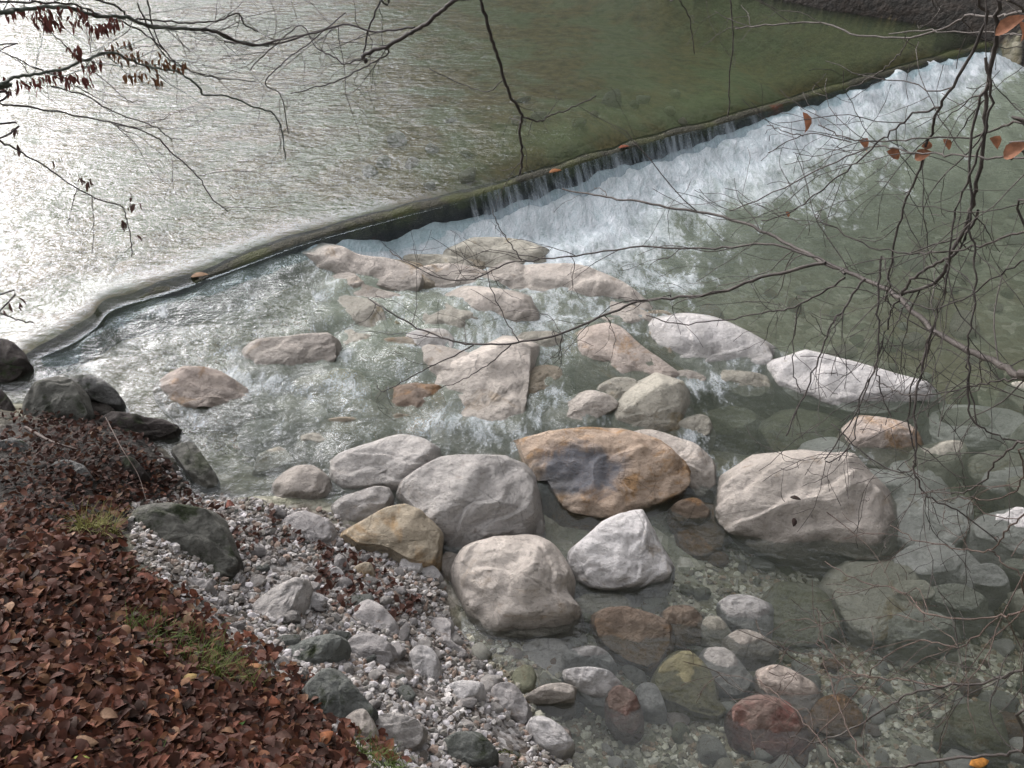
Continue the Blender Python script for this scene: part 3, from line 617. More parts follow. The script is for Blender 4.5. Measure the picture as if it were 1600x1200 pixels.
# pool stones at the bottom
for lb, ol, h, mt, pk in [
    ('white topped stone poking out right of the brown boulder', [(1128, 942), (1150, 929), (1197, 938), (1202, 965), (1197, 994), (1160, 982), (1133, 967)], .06, 'white', (1165, 950)),
    ('narrow white upright stone left of the white topped one', [(1097, 972), (1120, 962), (1142, 985), (1140, 1010), (1116, 1014), (1100, 997)], .02, 'cream', None),
    ('pinkish flat stone below the white topped one', [(1133, 1000), (1160, 982), (1207, 1000), (1207, 1022), (1165, 1033), (1136, 1022)], .02, 'pink', None),
    ('brown cracked boulder in the clear pool', [(930, 967), (960, 948), (1000, 954), (1036, 968), (1044, 995), (1032, 1030), (1010, 1047), (970, 1022), (940, 1002)], .1, 'brown', (985, 985)),
    ('broken brown stone right of the brown cracked boulder', [(1038, 955), (1070, 945), (1098, 965), (1096, 1000), (1060, 1008), (1040, 990)], .04, 'brown', None),
    ('flat whitish stone below the brown cracked boulder', [(884, 1016), (930, 1009), (954, 1025), (957, 1047), (900, 1042)], .05, 'white', None),
    ('white and rust streaked stone with a dark hollow under it', [(884, 1047), (940, 1044), (967, 1065), (972, 1095), (960, 1112), (925, 1100), (900, 1075)], .13, 'white', (930, 1065)),
    ('rust brown stone leaning on the rust streaked one', [(955, 1075), (985, 1078), (1000, 1105), (1000, 1140), (975, 1150), (955, 1118)], .08, 'red', None),
    ('yellow olive boulder in the clear pool', [(1026, 1052), (1060, 1020), (1090, 1026), (1114, 1060), (1118, 1090), (1138, 1112), (1110, 1122), (1060, 1098), (1024, 1082)], .02, 'yellow', None),
    ('small pale block left of the yellow olive boulder', [(998, 1072), (1024, 1070), (1038, 1106), (1008, 1112)], .0, 'white', None),
    ('bluish grey slanted stone right of the yellow olive boulder', [(1100, 1022), (1130, 1011), (1162, 1040), (1177, 1062), (1152, 1085), (1115, 1072)], .02, 'grey', None),
    ('red boulder near the bottom edge', [(1152, 1102), (1190, 1087), (1227, 1098), (1253, 1130), (1255, 1172), (1200, 1184), (1160, 1168), (1148, 1132)], .08, 'red', (1190, 1110)),
    ('tan stone capped with white quartz right above the red boulder', [(1186, 1050), (1215, 1039), (1247, 1050), (1278, 1075), (1274, 1102), (1250, 1121), (1215, 1102), (1188, 1077)], .09, 'pinkorange', (1220, 1058)),
    ('reddish stone under twigs right of the tan quartz one', [(1275, 1100), (1320, 1085), (1345, 1115), (1330, 1150), (1285, 1145)], -.02, 'brown', None)]:
    rock(lb, ol, 0.0, h, mt, 'stone', 'pool_stone', 'stones in the clear pool', sub=.1, peak=pk, bulge=.24, facets=6)
# gravel bar rocks
for lb, ol, z, h, mt, pk in [
    ('flat pale ledge with a black hollow under it', [(820, 1086), (850, 1071), (892, 1066), (895, 1090), (842, 1100)], .03, .1, 'pink', None),
    ('lilac white angular rock at the bottom of the gravel bar', [(826, 1126), (850, 1119), (892, 1150), (887, 1172), (850, 1170)], .12, .08, 'white', None),
    ('slanting grey slab on the upper gravel bar', [(384, 962), (420, 925), (472, 903), (467, 937), (440, 972), (400, 987)], .44, .08, 'grey', (455, 915)),
    ('green grey boulder in the middle of the bar', [(433, 1032), (468, 1000), (532, 993), (512, 1032), (460, 1048)], .5, .08, 'gravelgreen', (490, 1005)),
    ('large dark grey boulder with a white ridge beside the leaves', [(478, 1077), (520, 1043), (562, 1083), (584, 1112), (547, 1148), (500, 1114)], .66, .14, 'gravelgreen', (530, 1075)),
    ('pale pink block below the white ridged boulder', [(538, 1122), (570, 1108), (586, 1148), (562, 1168), (545, 1150)], .66, .06, 'pink', None),
    ('blocky light grey rock right of the pale pink block', [(578, 1124), (625, 1113), (657, 1130), (652, 1162), (600, 1172), (583, 1150)], .55, .1, 'grey', (620, 1130)),
    ('upright white topped shard on the bar', [(643, 1016), (665, 1008), (683, 1030), (678, 1077), (655, 1083), (647, 1050)], .24, .16, 'white', (660, 1025)),
    ('flat white wedge right of the upright shard', [(668, 1092), (700, 1069), (747, 1060), (743, 1086), (690, 1104)], .24, .07, 'white', None),
    ('tan and grey rounded rock in the middle of the bar', [(542, 1005), (570, 988), (613, 1008), (603, 1042), (558, 1048)], .36, .1, 'gravelgrey', None),
    ('long leaning grey rock above the tan and grey one', [(552, 955), (580, 938), (620, 975), (613, 1002), (575, 992)], .27, .08, 'gravelgrey', None),
    ('pale stone beside the mossy boulder', [(280, 908), (305, 900), (330, 912), (318, 930), (290, 925)], .6, .05, 'gravelgrey', None),
    ('small bright white stone below the slanting grey slab', [(474, 938), (485, 926), (507, 930), (506, 946), (482, 950)], .38, .05, 'white', None),
    ('white chip topmost on the gravel bar', [(378, 860), (392, 845), (412, 852), (410, 874), (388, 878)], .32, .06, 'white', None),
    ('round pale stone under the tan boulder', [(624, 880), (638, 866), (657, 870), (655, 892), (633, 896)], .13, .06, 'white', None),
    ('oval white stone at the trickle left of the pink boulder', [(655, 890), (670, 882), (688, 892), (682, 906), (662, 903)], .09, .05, 'white', None),
    ('round tan stone at the edge of the clear pool', [(640, 940), (652, 928), (671, 932), (670, 952), (648, 956)], .08, .06, 'tan', None),
    ('square tan stone in the dark gravel', [(552, 888), (578, 879), (583, 902), (560, 907)], .22, .05, 'tan', None),
    ('bright white angular stone left of the square tan one', [(514, 892), (527, 885), (537, 896), (527, 908), (516, 904)], .25, .04, 'white', None),
    ('flat pale stone right of the dark gravel', [(598, 925), (612, 915), (626, 922), (618, 936), (602, 935)], .15, .04, 'white', None),
    ('grey brown slab sloping into the clear pool', [(640, 975), (700, 965), (705, 1000), (730, 1020), (700, 1030), (660, 1005)], .1, .06, 'gravelgrey', None),
    ('dusty grey mound below the grey block', [(440, 815), (470, 800), (510, 810), (520, 840), (480, 850), (445, 842)], .22, .1, 'gravelgrey', None),
    ('pale grey angular rock on the lower bar', [(770, 1075), (800, 1068), (825, 1100), (820, 1130), (790, 1110)], .14, .08, 'gravelgrey', None),
    ('grey rock half covered by the bottom picture edge', [(700, 1150), (740, 1142), (770, 1165), (760, 1195), (710, 1190)], .42, .08, 'gravelgreen', None)]:
    rock(lb, ol, z, h, mt, 'rock', 'bar_rock', 'larger rocks on the gravel bar', sub=.03, peak=pk, bulge=.26, facets=8, rough=1.3, deep=.2)
# dark mossy rocks of the left bank
for lb, ol, z, h, mt, pk in [
    ('mossy dark boulder at the left water edge with leaves at its foot', [(34, 645), (50, 605), (85, 587), (115, 592), (128, 620), (135, 655), (80, 668), (40, 665)], .42, .22, 'moss', (100, 605)),
    ('layered dark flat rock jutting over the water right of the mossy one', [(104, 592), (130, 583), (170, 598), (192, 622), (185, 634), (150, 626), (118, 612)], .38, .16, 'mossgrey', None),
    ('dark wet stone in the mossy hollow below the flat rock', [(100, 620), (150, 622), (180, 640), (160, 660), (110, 656)], .34, .06, 'dark', None),  # dark stone put in for the shade of the cavity here
    ('black wet rock at the edge of the leaves and the stream', [(152, 658), (180, 643), (230, 653), (270, 657), (282, 668), (240, 688), (190, 696), (160, 686)], .3, .14, 'dark', None),
    ('narrow mossy slab standing in the water like a log', [(270, 697), (300, 690), (322, 720), (341, 752), (322, 764), (300, 752), (282, 722)], .26, .12, 'moss', None),
    ('round dark brown rock at the left picture edge', [(-30, 540), (15, 532), (40, 558), (36, 580), (10, 596), (-30, 592)], .4, .2, 'dark', None),
    ('dark rock cut by the left picture edge above the leaves', [(-30, 612), (0, 606), (16, 628), (20, 655), (-30, 660)], .42, .2, 'dark', None),
    ('largest moss covered boulder between leaves and gravel', [(198, 835), (218, 792), (280, 786), (332, 800), (354, 850), (372, 890), (350, 912), (300, 906), (250, 892), (213, 872)], .5, .32, 'moss', (300, 820)),
    ('grey mossy rock buried in brown leaves', [(74, 730), (100, 717), (132, 728), (140, 758), (105, 775), (80, 762)], .66, .14, 'mossgrey', None),
    ('small dark stone deep in the leaves', [(0, 690), (30, 684), (48, 705), (30, 725), (-10, 720)], .66, .12, 'mossgrey', None),
    ('dark grey rock right of the buried mossy rock', [(160, 720), (200, 712), (225, 735), (205, 760), (165, 752)], .52, .12, 'dark', None),
    ('smooth grey stone awash between the mossy slab and the bank', [(225, 700), (255, 682), (290, 680), (300, 700), (275, 722), (235, 725)], .22, .06, 'grey', None)]:
    rock(lb, ol, z, h, mt, 'rock', 'bank_rock', 'rocks along the left bank', sub=.06, peak=pk, bulge=.26, facets=7, rough=1.4, deep=.35)
print('rocks', len(BL))

# ---------------------------------------------------------------- scattered cobbles and stones
def stone_mesh(seed, sub=3, flat=.6, facets=6, rough=.12):
    import bmesh
    rnd = random.Random(seed); bm = bmesh.new(); bmesh.ops.create_icosphere(bm, subdivisions=sub, radius=.5)
    ax = Vector((rnd.uniform(.8, 1.25), rnd.uniform(.7, 1.0), flat * rnd.uniform(.8, 1.2)))
    pl = []
    for _ in range(facets):
        d = Vector((rnd.gauss(0, 1), rnd.gauss(0, 1), rnd.gauss(0, 1))).normalized(); pl.append((d, rnd.uniform(.24, .40)))
    for v in bm.verts:
        p = v.co.copy()
        for d, l_ in pl:
            k_ = p.dot(d) - l_
            if k_ > 0: p -= d * k_ * .9
        p += p.normalized() * rough * .5 * mnoise.fractal(p * 3 + Vector((seed, 0, seed * 2)), 1, 2, 3)
        v.co = Vector((p.x * ax.x, p.y * ax.y, p.z * ax.z))
    me = bpy.data.meshes.new('stone'); bm.to_mesh(me); bm.free()
    me.polygons.foreach_set('use_smooth', [True] * len(me.polygons)); attr(me, 'wet', np.zeros(len(me.vertices)))
    return me
M['cob_pale'] = rock_mat('pale_cobble', (.60, .58, .53), (.42, .40, .36), (.40, .34, .26), .1)
M['cob_grey'] = rock_mat('grey_cobble', (.43, .425, .37), (.28, .27, .23), (.25, .2, .13), .1)
M['cob_cream'] = rock_mat('cream_cobble', (.50, .48, .38), (.34, .32, .24), (.28, .2, .1), .1)
M['cob_pink'] = rock_mat('pinkish_cobble', (.48, .42, .37), (.34, .28, .25), (.28, .17, .1), .12)
M['cob_olive'] = rock_mat('olive_cobble', (.25, .255, .175), (.15, .155, .10), (.2, .15, .08), .1)
tones = {'pale grey': 'cob_pale', 'grey': 'cob_grey', 'olive': 'cob_olive', 'cream': 'cob_cream', 'brown': 'brown', 'pinkish': 'cob_pink'}
vari = {}
for tn, mk in tones.items():
    for i in range(3):
        me = stone_mesh(100 + len(vari), 3, .62, 5 if i else 9, .10); me.materials.append(M[mk]); vari[(tn, i)] = me
vdust = []
for i in range(5):
    me = stone_mesh(300 + i, 2, .62, 13, .05); me.polygons.foreach_set('use_smooth', [False] * len(me.polygons)); me.materials.append(M['gravelgrey']); vdust.append(('dusty grey', me))
    me = stone_mesh(320 + i, 2, .62, 13, .05); me.polygons.foreach_set('use_smooth', [False] * len(me.polygons)); me.materials.append(M['grey']); vdust.append(('light grey', me))
me = stone_mesh(340, 2, .6, 11, .1); me.materials.append(M['white']); vdust.append(('white', me))
me = stone_mesh(341, 2, .6, 11, .1); me.materials.append(M['gravelgreen']); vdust.append(('dark grey', me))
LM = [b for b in BL]
def near_label(px, py):
    b = min(LM, key=lambda b: (b[0] - px) ** 2 + 2.2 * (b[1] - py) ** 2); dx, dy = px - b[0], (py - b[1]) * 1.5
    w_ = ('just ' if math.hypot(dx, dy) < 60 else '') + (('right of' if dx > 0 else 'left of') if abs(dx) > abs(dy) else ('in front of' if dy > 0 else 'behind'))
    return w_ + ' the ' + b[2]
from collections import Counter
placed = [(b[0], b[1], 24) for b in BL]
polys = []
def scatter(name, cat, group, n, sampler, sizer, picker, noun, sink, cont=''):
    cnt = 0; tries = 0; out = []; mine = []
    while cnt < n and tries < n * 40:
        tries += 1; px, py = sampler(); s = sizer(px, py)
        zz = 0.0
        for _ in range(3): P = U(px, py, zz); zz = float(ground_h(P[0], P[1]))
        spx = s * F / np.linalg.norm(U(px, py, zz) - CAM)
        if any((px - a) ** 2 + ((py - b_) * 1.35) ** 2 < ((spx + c_) * .43) ** 2 for a, b_, c_ in mine): continue
        mine.append((px, py, spx)); tn, me = picker(px, py)
        o = bpy.data.objects.new(name, me); C.objects.link(o)
        o.location = (P[0], P[1], zz + s * (sink)); o.rotation_euler = (random.uniform(-.35, .35), random.uniform(-.35, .35), random.uniform(0, 6.28))
        o.scale = (s, s * random.uniform(.85, 1.1), s * random.uniform(.8, 1.2))
        sz = 'small ' if s < sizer.mid else 'larger '
        lab = sz + tn + ' ' + noun + ' ' + near_label(px, py)
        lab = ' '.join(lab.split()[:16]); lab = lab.rstrip(',')
        for tail in (' of the', ' the', ' a', ' with', ' by', ' and', ' of', ' in', ' under', ' with a', ' at', ' at the', ' beside', ' to', ' between', ' on', ' right of', ' left of', ' right', ' left of the'):
            if lab.endswith(tail): lab = lab[:-len(tail)]
        tag(o, lab, cat, group); cnt += 1
    print(name, cnt, tries)
class Sz:
    def __init__(s, lo, hi, p): s.lo, s.hi, s.p = lo, hi, p; s.mid = lo + (hi - lo) * .3
    def __call__(s, px, py): return s.lo + (s.hi - s.lo) * random.random() ** s.p
def samp_poly(poly, bias=None):
    xs = [p[0] for p in poly]; ys = [p[1] for p in poly]
    def f():
        while True:
            x, y = random.uniform(min(xs), max(xs)), random.uniform(min(ys), max(ys))
            if inpoly(np.array(x), np.array(y), poly): return x, y
    return f
pool_poly = [(720, 985), (930, 925), (1060, 900), (1130, 860), (1400, 860), (1500, 780), (1640, 760), (1640, 1230), (900, 1230), (860, 1180), (800, 1090)]
right_poly = [(1180, 250), (1400, 200), (1640, 200), (1640, 780), (1480, 760), (1480, 640), (1200, 545), (1060, 480), (1120, 380)]
def pick_cob(px, py):
    tn = random.choices(list(tones), [1.6, 3.0, 3, 2, 1.6, 1.4])[0]; return tn, vari[(tn, random.randrange(3))]
random.seed(21)
scatter('cobble', 'cobble', 'cobbles on the bed of the clear pool', 205, samp_poly(pool_poly), Sz(.07, .22, 1.4), pick_cob, 'cobble under water', .12)
scatter('cobble', 'cobble', 'cobbles in the deeper water on the right', 62, samp_poly(right_poly), Sz(.12, .34, 1.6), pick_cob, 'cobble in deeper water', .1)
up_poly = [(560, 260), (700, 170), (900, 140), (1130, 150), (1000, 215), (760, 290), (600, 325)]
scatter('cobble', 'cobble', 'cobbles on the bed above the weir', 20, samp_poly(up_poly), Sz(.14, .3, 1.5), pick_cob, 'cobble above the weir', .15)
ramp_poly = [(240, 560), (430, 470), (560, 520), (680, 620), (960, 600), (1000, 700), (800, 700), (640, 670), (420, 730), (300, 700)]
random.seed(5)
def pick_dust(px, py): tn, me = random.choice(vdust); return tn, me
bar_in = [(300, 800), (420, 800), (540, 815), (690, 900), (700, 960), (780, 1060), (840, 1200), (640, 1200), (560, 1160), (420, 1050), (320, 960), (330, 900)]
scatter('bar_stone', 'stone', 'angular stones on the gravel bar', 230, samp_poly(bar_in), Sz(.035, .14, 1.8), pick_dust, 'stone', .2)

# drowned slabs that fill the gaps of the ramp, just under the running water
random.seed(12)
def drowned(n, poly, lo, hi, dz, mats, what, where):
    sm = samp_poly(poly); got = []; tr = 0
    while len(got) < n and tr < 600:
        tr += 1; x, y = sm(); r_ = random.uniform(lo, hi)
        if any(math.hypot(x - a, (y - b_) * 1.5) < (r_ + c_) * .8 for a, b_, c_ in got): continue
        if any(math.hypot(x - b_[0], (y - b_[1]) * 1.6) < r_ * .75 for b_ in LM): continue
        got.append((x, y, r_)); a0 = random.uniform(0, 6.28); tilt_ = random.uniform(-.25, .25)
        ol = []
        for q_ in range(8):
            an = a0 + q_ * .785 + random.uniform(-.2, .2); rr = r_ * random.uniform(.75, 1.1); dx = rr * math.cos(an)
            ol.append((x + dx, y + rr * .5 * math.sin(an) + dx * tilt_))
        P = U(x, y, .1); zl = float(LV(P[0], P[1])); mt = random.choice(mats)
        tn = {'pink': 'pinkish', 'cream': 'cream', 'white': 'whitish', 'cob_grey': 'grey green', 'tan': 'brownish'}[mt]
        d = random.uniform(*dz); ob, _ = boulder('submerged_rock', ol, zl, -d, M[mt], 700 + int(x), sub=d + .08, bulge=.16, facets=5, deep=.3)
        lab = (random.Random(int(x)).choice(['broad ', 'low ', 'rough ', 'flat ']) + tn + ' ' + what + ' ' + near_label(x, y)); lab = ' '.join(lab.split()[:16])
        while lab.split()[-1] in ('of', 'the', 'a', 'with', 'by', 'and', 'in', 'under', 'at', 'beside', 'to', 'between', 'on', 'right', 'left', 'two', 'its', 'just', 'over', 'an'): lab = ' '.join(lab.split()[:-1])
        tag(ob, lab, 'rock', 'rocks lying under the water')
    print('drowned', len(got))
drowned(26, [(600, 400), (860, 430), (1040, 500), (1180, 600), (1120, 700), (960, 660), (860, 640), (660, 580), (560, 520), (520, 450)], 36, 70, (-.05, .0), ['pink', 'cream', 'pink', 'tan'], 'slab awash', '')
drowned(12, [(400, 620), (560, 560), (680, 640), (620, 670), (500, 690), (420, 720)], 28, 50, (.0, .04), ['cream', 'tan', 'cob_grey'], 'slab under water', '')
drowned(22, [(1240, 660), (1320, 730), (1400, 720), (1480, 640), (1620, 620), (1640, 930), (1440, 1000), (1400, 880), (1420, 780), (1260, 720)], 36, 74, (.0, .05), ['white', 'cream', 'cob_grey', 'white'], 'slab under water', '')
# one mass of gravel, countless small angular stones, dry on the bar and under water
def unit_stones(k, sub):
    out = []
    for i in range(k):
        m_ = stone_mesh(500 + i, sub, .65, 9, .08); v = np.zeros(len(m_.vertices) * 3); m_.vertices.foreach_get('co', v)
        f = np.zeros(len(m_.polygons) * 3, np.int32); m_.polygons.foreach_get('vertices', f); out.append((v.reshape(-1, 3), f.reshape(-1, 3))); bpy.data.meshes.remove(m_)
    return out
US = unit_stones(10, 1)
def gravel(name, label, pts, sizes, cols, sink=.15):
    Vs = []; Fs = []; Cs = []; base = 0
    for (x, y, z), s, c in zip(pts, sizes, cols):
        v, f = US[rng.integers(len(US))]; a = rng.uniform(0, 6.28); ca, sa = math.cos(a), math.sin(a)
        tx = rng.uniform(-.5, .5); v2 = v * s * np.array([1, rng.uniform(.7, 1), rng.uniform(.7, 1.2)])
        v2 = np.stack([v2[:, 0] * ca - v2[:, 1] * sa, v2[:, 0] * sa + v2[:, 1] * ca, v2[:, 2] + v2[:, 0] * tx], -1)
        Vs.append(v2 + np.array([x, y, z + s * sink])); Fs.append(f + base); Cs.append(np.repeat([c], len(v), 0)); base += len(v)
    me = big_mesh(name, np.vstack(Vs), np.vstack(Fs), False); cattr(me, 'col', np.vstack(Cs))
    t = NT(name); pos = t.n('ShaderNodeNewGeometry').outputs['Position']; n3 = t.noise(pos, 60, 4, .6)
    col = t.mix(t.ramp(n3, [(.4, .4), (.65, 0)]), t.at('col', 0), (.10, .09, .075))
    o = link(name, me, t.done(t.pbr(col, .85, t.bump(n3, .5, .01)))); tag(o, label, 'gravel', None, 'stuff'); return o
def cloud(poly, n):
    P = np.array([samp_poly(poly)() for _ in range(n)]); z = np.zeros(n)
    D = np.array([ray(a, b) for a, b in P])
    for _ in range(4):
        k_ = (z - 4) / D[:, 2]; xy = CAM[:2] + D[:, :2] * k_[:, None]; z = ground_h(xy[:, 0], xy[:, 1])
    return np.stack([xy[:, 0], xy[:, 1], z], -1)
pal = np.array([(.52, .50, .48), (.42, .40, .39), (.33, .30, .28), (.22, .21, .19), (.16, .14, .12), (.5, .48, .49), (.27, .2, .16)])
def colr(n, p=None): 
    c = pal[rng.choice(len(pal), n, p=p)]; return c * rng.uniform(.75, 1.15, (n, 1))
pts = cloud(bar_poly, 13000); sz = .013 + .048 * rng.random(13000) ** 2.8
dens = fbm(pts[:, 0] * 3, pts[:, 1] * 3, 99, 3); kp = dens > .34
gravel('gravel', 'dry pale angular gravel spread over the bar', pts[kp], sz[kp], colr(13000)[kp])
pts = cloud(pool_poly, 6500); sz = .02 + .05 * rng.random(6500) ** 2
gravel('gravel', 'small pebbles under the clear water of the pool', pts, sz, colr(6500) * np.array([1.0, 1.02, .84]), .05)
pts = cloud(ramp_poly, 2200); sz = .03 + .07 * rng.random(2200) ** 2
gravel('gravel', 'pebbles under the rushing water of the ramp', pts, sz, colr(2200) * np.array([.8, .8, .62]), .05)
pts = cloud([(230, 690), (300, 760), (430, 790), (640, 860), (700, 850), (690, 960), (780, 1050), (720, 1060), (430, 830), (280, 790)], 1500); sz = .02 + .04 * rng.random(1500) ** 2
gravel('gravel', 'wet pebbles along the water line of the bar', pts, sz, colr(1500) * .7, .05)

# ---------------------------------------------------------------- leaves
def leaf_verts(L_, W_, curl, fold):
    """12-vertex pointed oval leaf, folded on the midrib and curled along it"""
    xs = [0, .12, .35, .6, .83, 1]; ws = [0, .55, 1, .9, .5, 0]; V = []; Fc = []
    for x, wv_ in zip(xs, ws):
        z0 = curl * math.sin(x * 3.0) * L_; wv_ *= W_ / 2
        V += [((x - .5) * L_, -wv_, z0 + fold * wv_), ((x - .5) * L_, 0, z0), ((x - .5) * L_, wv_, z0 + fold * wv_)]
    for i in range(5):
        a = i * 3; Fc += [(a, a + 3, a + 4, a + 1), (a + 1, a + 4, a + 5, a + 2)]
    return np.array(V), np.array(Fc)
def rotm(rx, ry, rz):
    from mathutils import Euler
    return np.array(Euler((rx, ry, rz)).to_matrix())
def leaf_material(name, translucent=True):
    t = NT(name); tc = t.n('ShaderNodeNewGeometry').outputs['Position']; n = t.noise(tc, 60, 4, .6); n2 = t.noise(tc, 14, 3, .6)
    col = t.mix(t.ramp(n, [(.35, .5), (.6, 0)]), t.at('col', 0), (.035, .018, .010))
    x = t.n('ShaderNodeBsdfPrincipled'); t.l(col, x.inputs['Base Color']); x.inputs['Roughness'].default_value = .75; x.inputs['Specular IOR Level'].default_value = .2
    t.l(t.bump(n, .35, .006), x.inputs['Normal'])
    tl = t.n('ShaderNodeBsdfTranslucent'); t.l(col, tl.inputs[0])
    return t.done(t.mixs(.22, x.outputs[0], tl.outputs[0]))
LMAT = leaf_material('dry_leaf')
lpal = np.array([(.15, .058, .036), (.115, .045, .031), (.19, .085, .046), (.09, .037, .027), (.23, .12, .065), (.065, .031, .024), (.17, .06, .036), (.29, .18, .115), (.13, .075, .058), (.035, .02, .015)])
def leaf_mass(name, label, P, sz, cat='leaf litter', cols=None, lift=.05, tilt=.6):
    n = len(P); Vs = []; Fs = []; Cs = []; 
    for i in range(n):
        v, f = leaf_verts(sz[i], sz[i] * rng.uniform(.45, .68), rng.uniform(-.16, .22), rng.uniform(-.15, .7))
        v = v @ rotm(rng.normal(0, tilt), rng.normal(0, tilt * .7), rng.uniform(0, 6.28)).T + P[i] + np.array([0, 0, rng.uniform(0.008, lift)])
        Vs.append(v); Fs.append(f + 18 * i); c = (cols[i] if cols is not None else lpal[rng.choice(10, p=[.17, .16, .13, .15, .06, .12, .1, .02, .05, .04])] * rng.uniform(.7, 1.25)); Cs.append(np.repeat([c], 18, 0))
    me = big_mesh(name, np.vstack(Vs), np.vstack(Fs), True); cattr(me, 'col', np.clip(np.vstack(Cs), 0, 1))
    o = link(name, me, LMAT); 
    if label: tag(o, label, cat, None, 'stuff')
    return o
def bshrink(poly): return poly
random.seed(77)
vis_bank = [(-120, 655), (20, 652), (100, 664), (150, 672), (190, 700), (225, 715), (262, 745), (275, 775), (205, 790), (195, 850), (222, 905), (275, 930), (300, 970), (350, 1015), (400, 1055), (450, 1082), (488, 1125), (538, 1168), (570, 1205), (600, 1300), (-120, 1300)]
P = cloud(vis_bank, 13000)
gx_, gy_ = proj(P); sparse = vnoise(P[:, 0] * 2.5, P[:, 1] * 2.5, 8)
kp = (gy_ > 790) | (sparse > .45) | (rng.random(len(P)) < .35)
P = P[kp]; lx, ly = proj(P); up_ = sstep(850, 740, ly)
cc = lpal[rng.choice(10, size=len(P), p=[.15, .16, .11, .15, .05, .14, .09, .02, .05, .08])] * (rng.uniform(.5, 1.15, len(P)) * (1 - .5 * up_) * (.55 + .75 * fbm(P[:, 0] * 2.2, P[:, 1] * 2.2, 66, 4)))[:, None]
leaf_mass('leaf_litter', 'thick litter of curled red brown beech leaves on the bank', P, (.024 + .045 * rng.random(len(P)) ** 1.3) * (1 - .3 * up_), cols=cc, lift=.06, tilt=.5)
Pe = cloud([(230, 900), (300, 930), (360, 980), (470, 1050), (560, 1110), (640, 1200), (560, 1200), (480, 1130), (330, 1020), (215, 920)], 420)
leaf_mass('leaf_litter', 'stray leaves blown over the edge of the gravel', Pe, rng.uniform(.03, .065, len(Pe)))
Pe = cloud([(60, 655), (160, 660), (240, 700), (300, 770), (360, 830), (330, 860), (200, 790), (60, 760)], 500)
leaf_mass('leaf_litter', 'dark rotting leaf scraps between the bank rocks', Pe, rng.uniform(.025, .05, len(Pe)), cols=[(.045, .022, .017)] * len(Pe))
P = cloud([(330, 800), (420, 800), (560, 860), (690, 940), (790, 1060), (760, 1100), (560, 960), (440, 930), (330, 850)], 650)
kp = vnoise(P[:, 0] * 3.5, P[:, 1] * 3.5, 18) > .55; P = P[kp]
leaf_mass('leaf_litter', 'dark wet leaf scraps caught among the gravel', P, rng.uniform(.03, .055, len(P)), cols=[(.07, .032, .024)] * len(P), lift=.04)
# individual leaves one can point at
def one_leaf(px, py, L_, W_, col, label, rz, d=None, z=None, rx=.2, ry=.0, curl=.12, fold=.3, name='fallen_leaf', lift=.05, group='single leaves lying about'):
    if d: P_ = UD(px, py, d)
    elif z is not None: P_ = U(px, py, z)
    else:
        zz = .5
        for _ in range(4): P_ = U(px, py, zz); zz = float(ground_h(P_[0], P_[1])) + lift
    v, f = leaf_verts(L_, W_, curl, fold); v = v @ rotm(rx, ry, rz).T
    me = big_mesh(name, v, f); cattr(me, 'col', np.repeat([col], 18, 0)); o = link(name, me, LMAT, None, P_); tag(o, label, 'leaf', group)
    sm = o.modifiers.new('thick', 'SOLIDIFY'); sm.thickness = .0012; return o
one_leaf(373, 1131, .05, .042, (.16, .30, .09), 'single round green leaf on the brown litter', .6, curl=.03, fold=.1, rx=-.2)
one_leaf(213, 1036, .085, .042, (.45, .29, .17), 'pale tan leaf lying flat in the middle of the litter', -.2, curl=.05, fold=.2)
one_leaf(268, 1092, .08, .055, (.36, .15, .07), 'rusty leaf below the green grass tuft', 1.3)
one_leaf(418, 1098, .105, .06, (.28, .10, .055), 'large reddish leaf near the edge of the gravel', -.1, curl=.06)
one_leaf(297, 1062, .06, .04, (.42, .30, .13), 'yellowish leaf left of the rusty one', .9)
one_leaf(505, 1160, .11, .05, (.33, .13, .06), 'long curled orange brown leaf at the bar edge', 1.0, curl=.2)
one_leaf(45, 872, .085, .04, (.36, .22, .14), 'pale brown leaf at the upper left of the litter', .1)
one_leaf(130, 1165, .09, .05, (.30, .19, .12), 'dull beige leaf low in the litter', .2)
one_leaf(93, 1142, .06, .025, (.38, .22, .12), 'slim beige leaf standing on edge', 1.2, rx=.9)
one_leaf(395, 1048, .085, .05, (.42, .22, .11), 'light orange leaf beside the gravel edge', .8)
one_leaf(225, 910, .10, .08, (.17, .06, .04), 'broad dark red leaf under the mossy boulder', .2, curl=.05)
one_leaf(125, 1190, .06, .03, (.30, .33, .08), 'small yellow green leaf at the bottom edge', .4)
one_leaf(868, 268, .13, .06, (.24, .10, .035), 'orange leaf clump caught on the weir crest', .45, z=.40, rx=.1, curl=.05)
one_leaf(975, 230, .12, .05, (.2, .06, .03), 'rust red leaf on the weir crest further right', .4, z=.40, rx=.1, curl=.05)
one_leaf(312, 431, .13, .06, (.28, .18, .11), 'pale orange leaf washed onto the left end of the weir', .3, z=.395, rx=.1, curl=.04)
one_leaf(1350, 440 + 300, .0001 + .05, .02, (.2, .12, .05), 'tiny brown leaf drifting by the tan patched boulder', .3, z=.02)
one_leaf(1240, 816, .07, .03, (.03, .02, .018), 'dark curled leaf stuck on the broadest pink boulder', 1.3, z=.31, rx=.3)
one_leaf(1243, 779, .06, .025, (.04, .03, .025), 'small dark leaf above the curled one on the broadest boulder', -.4, z=.36, rx=.3)
one_leaf(1530, 1192, .10, .05, (.50, .22, .05), 'orange leaf in the water at the bottom right', .2, z=.01, curl=.04)
one_leaf(360, 792, .05, .045, (.30, .13, .10), 'rolled pinkish leaf at the water edge', .3, lift=.06, curl=.3, fold=1.0)

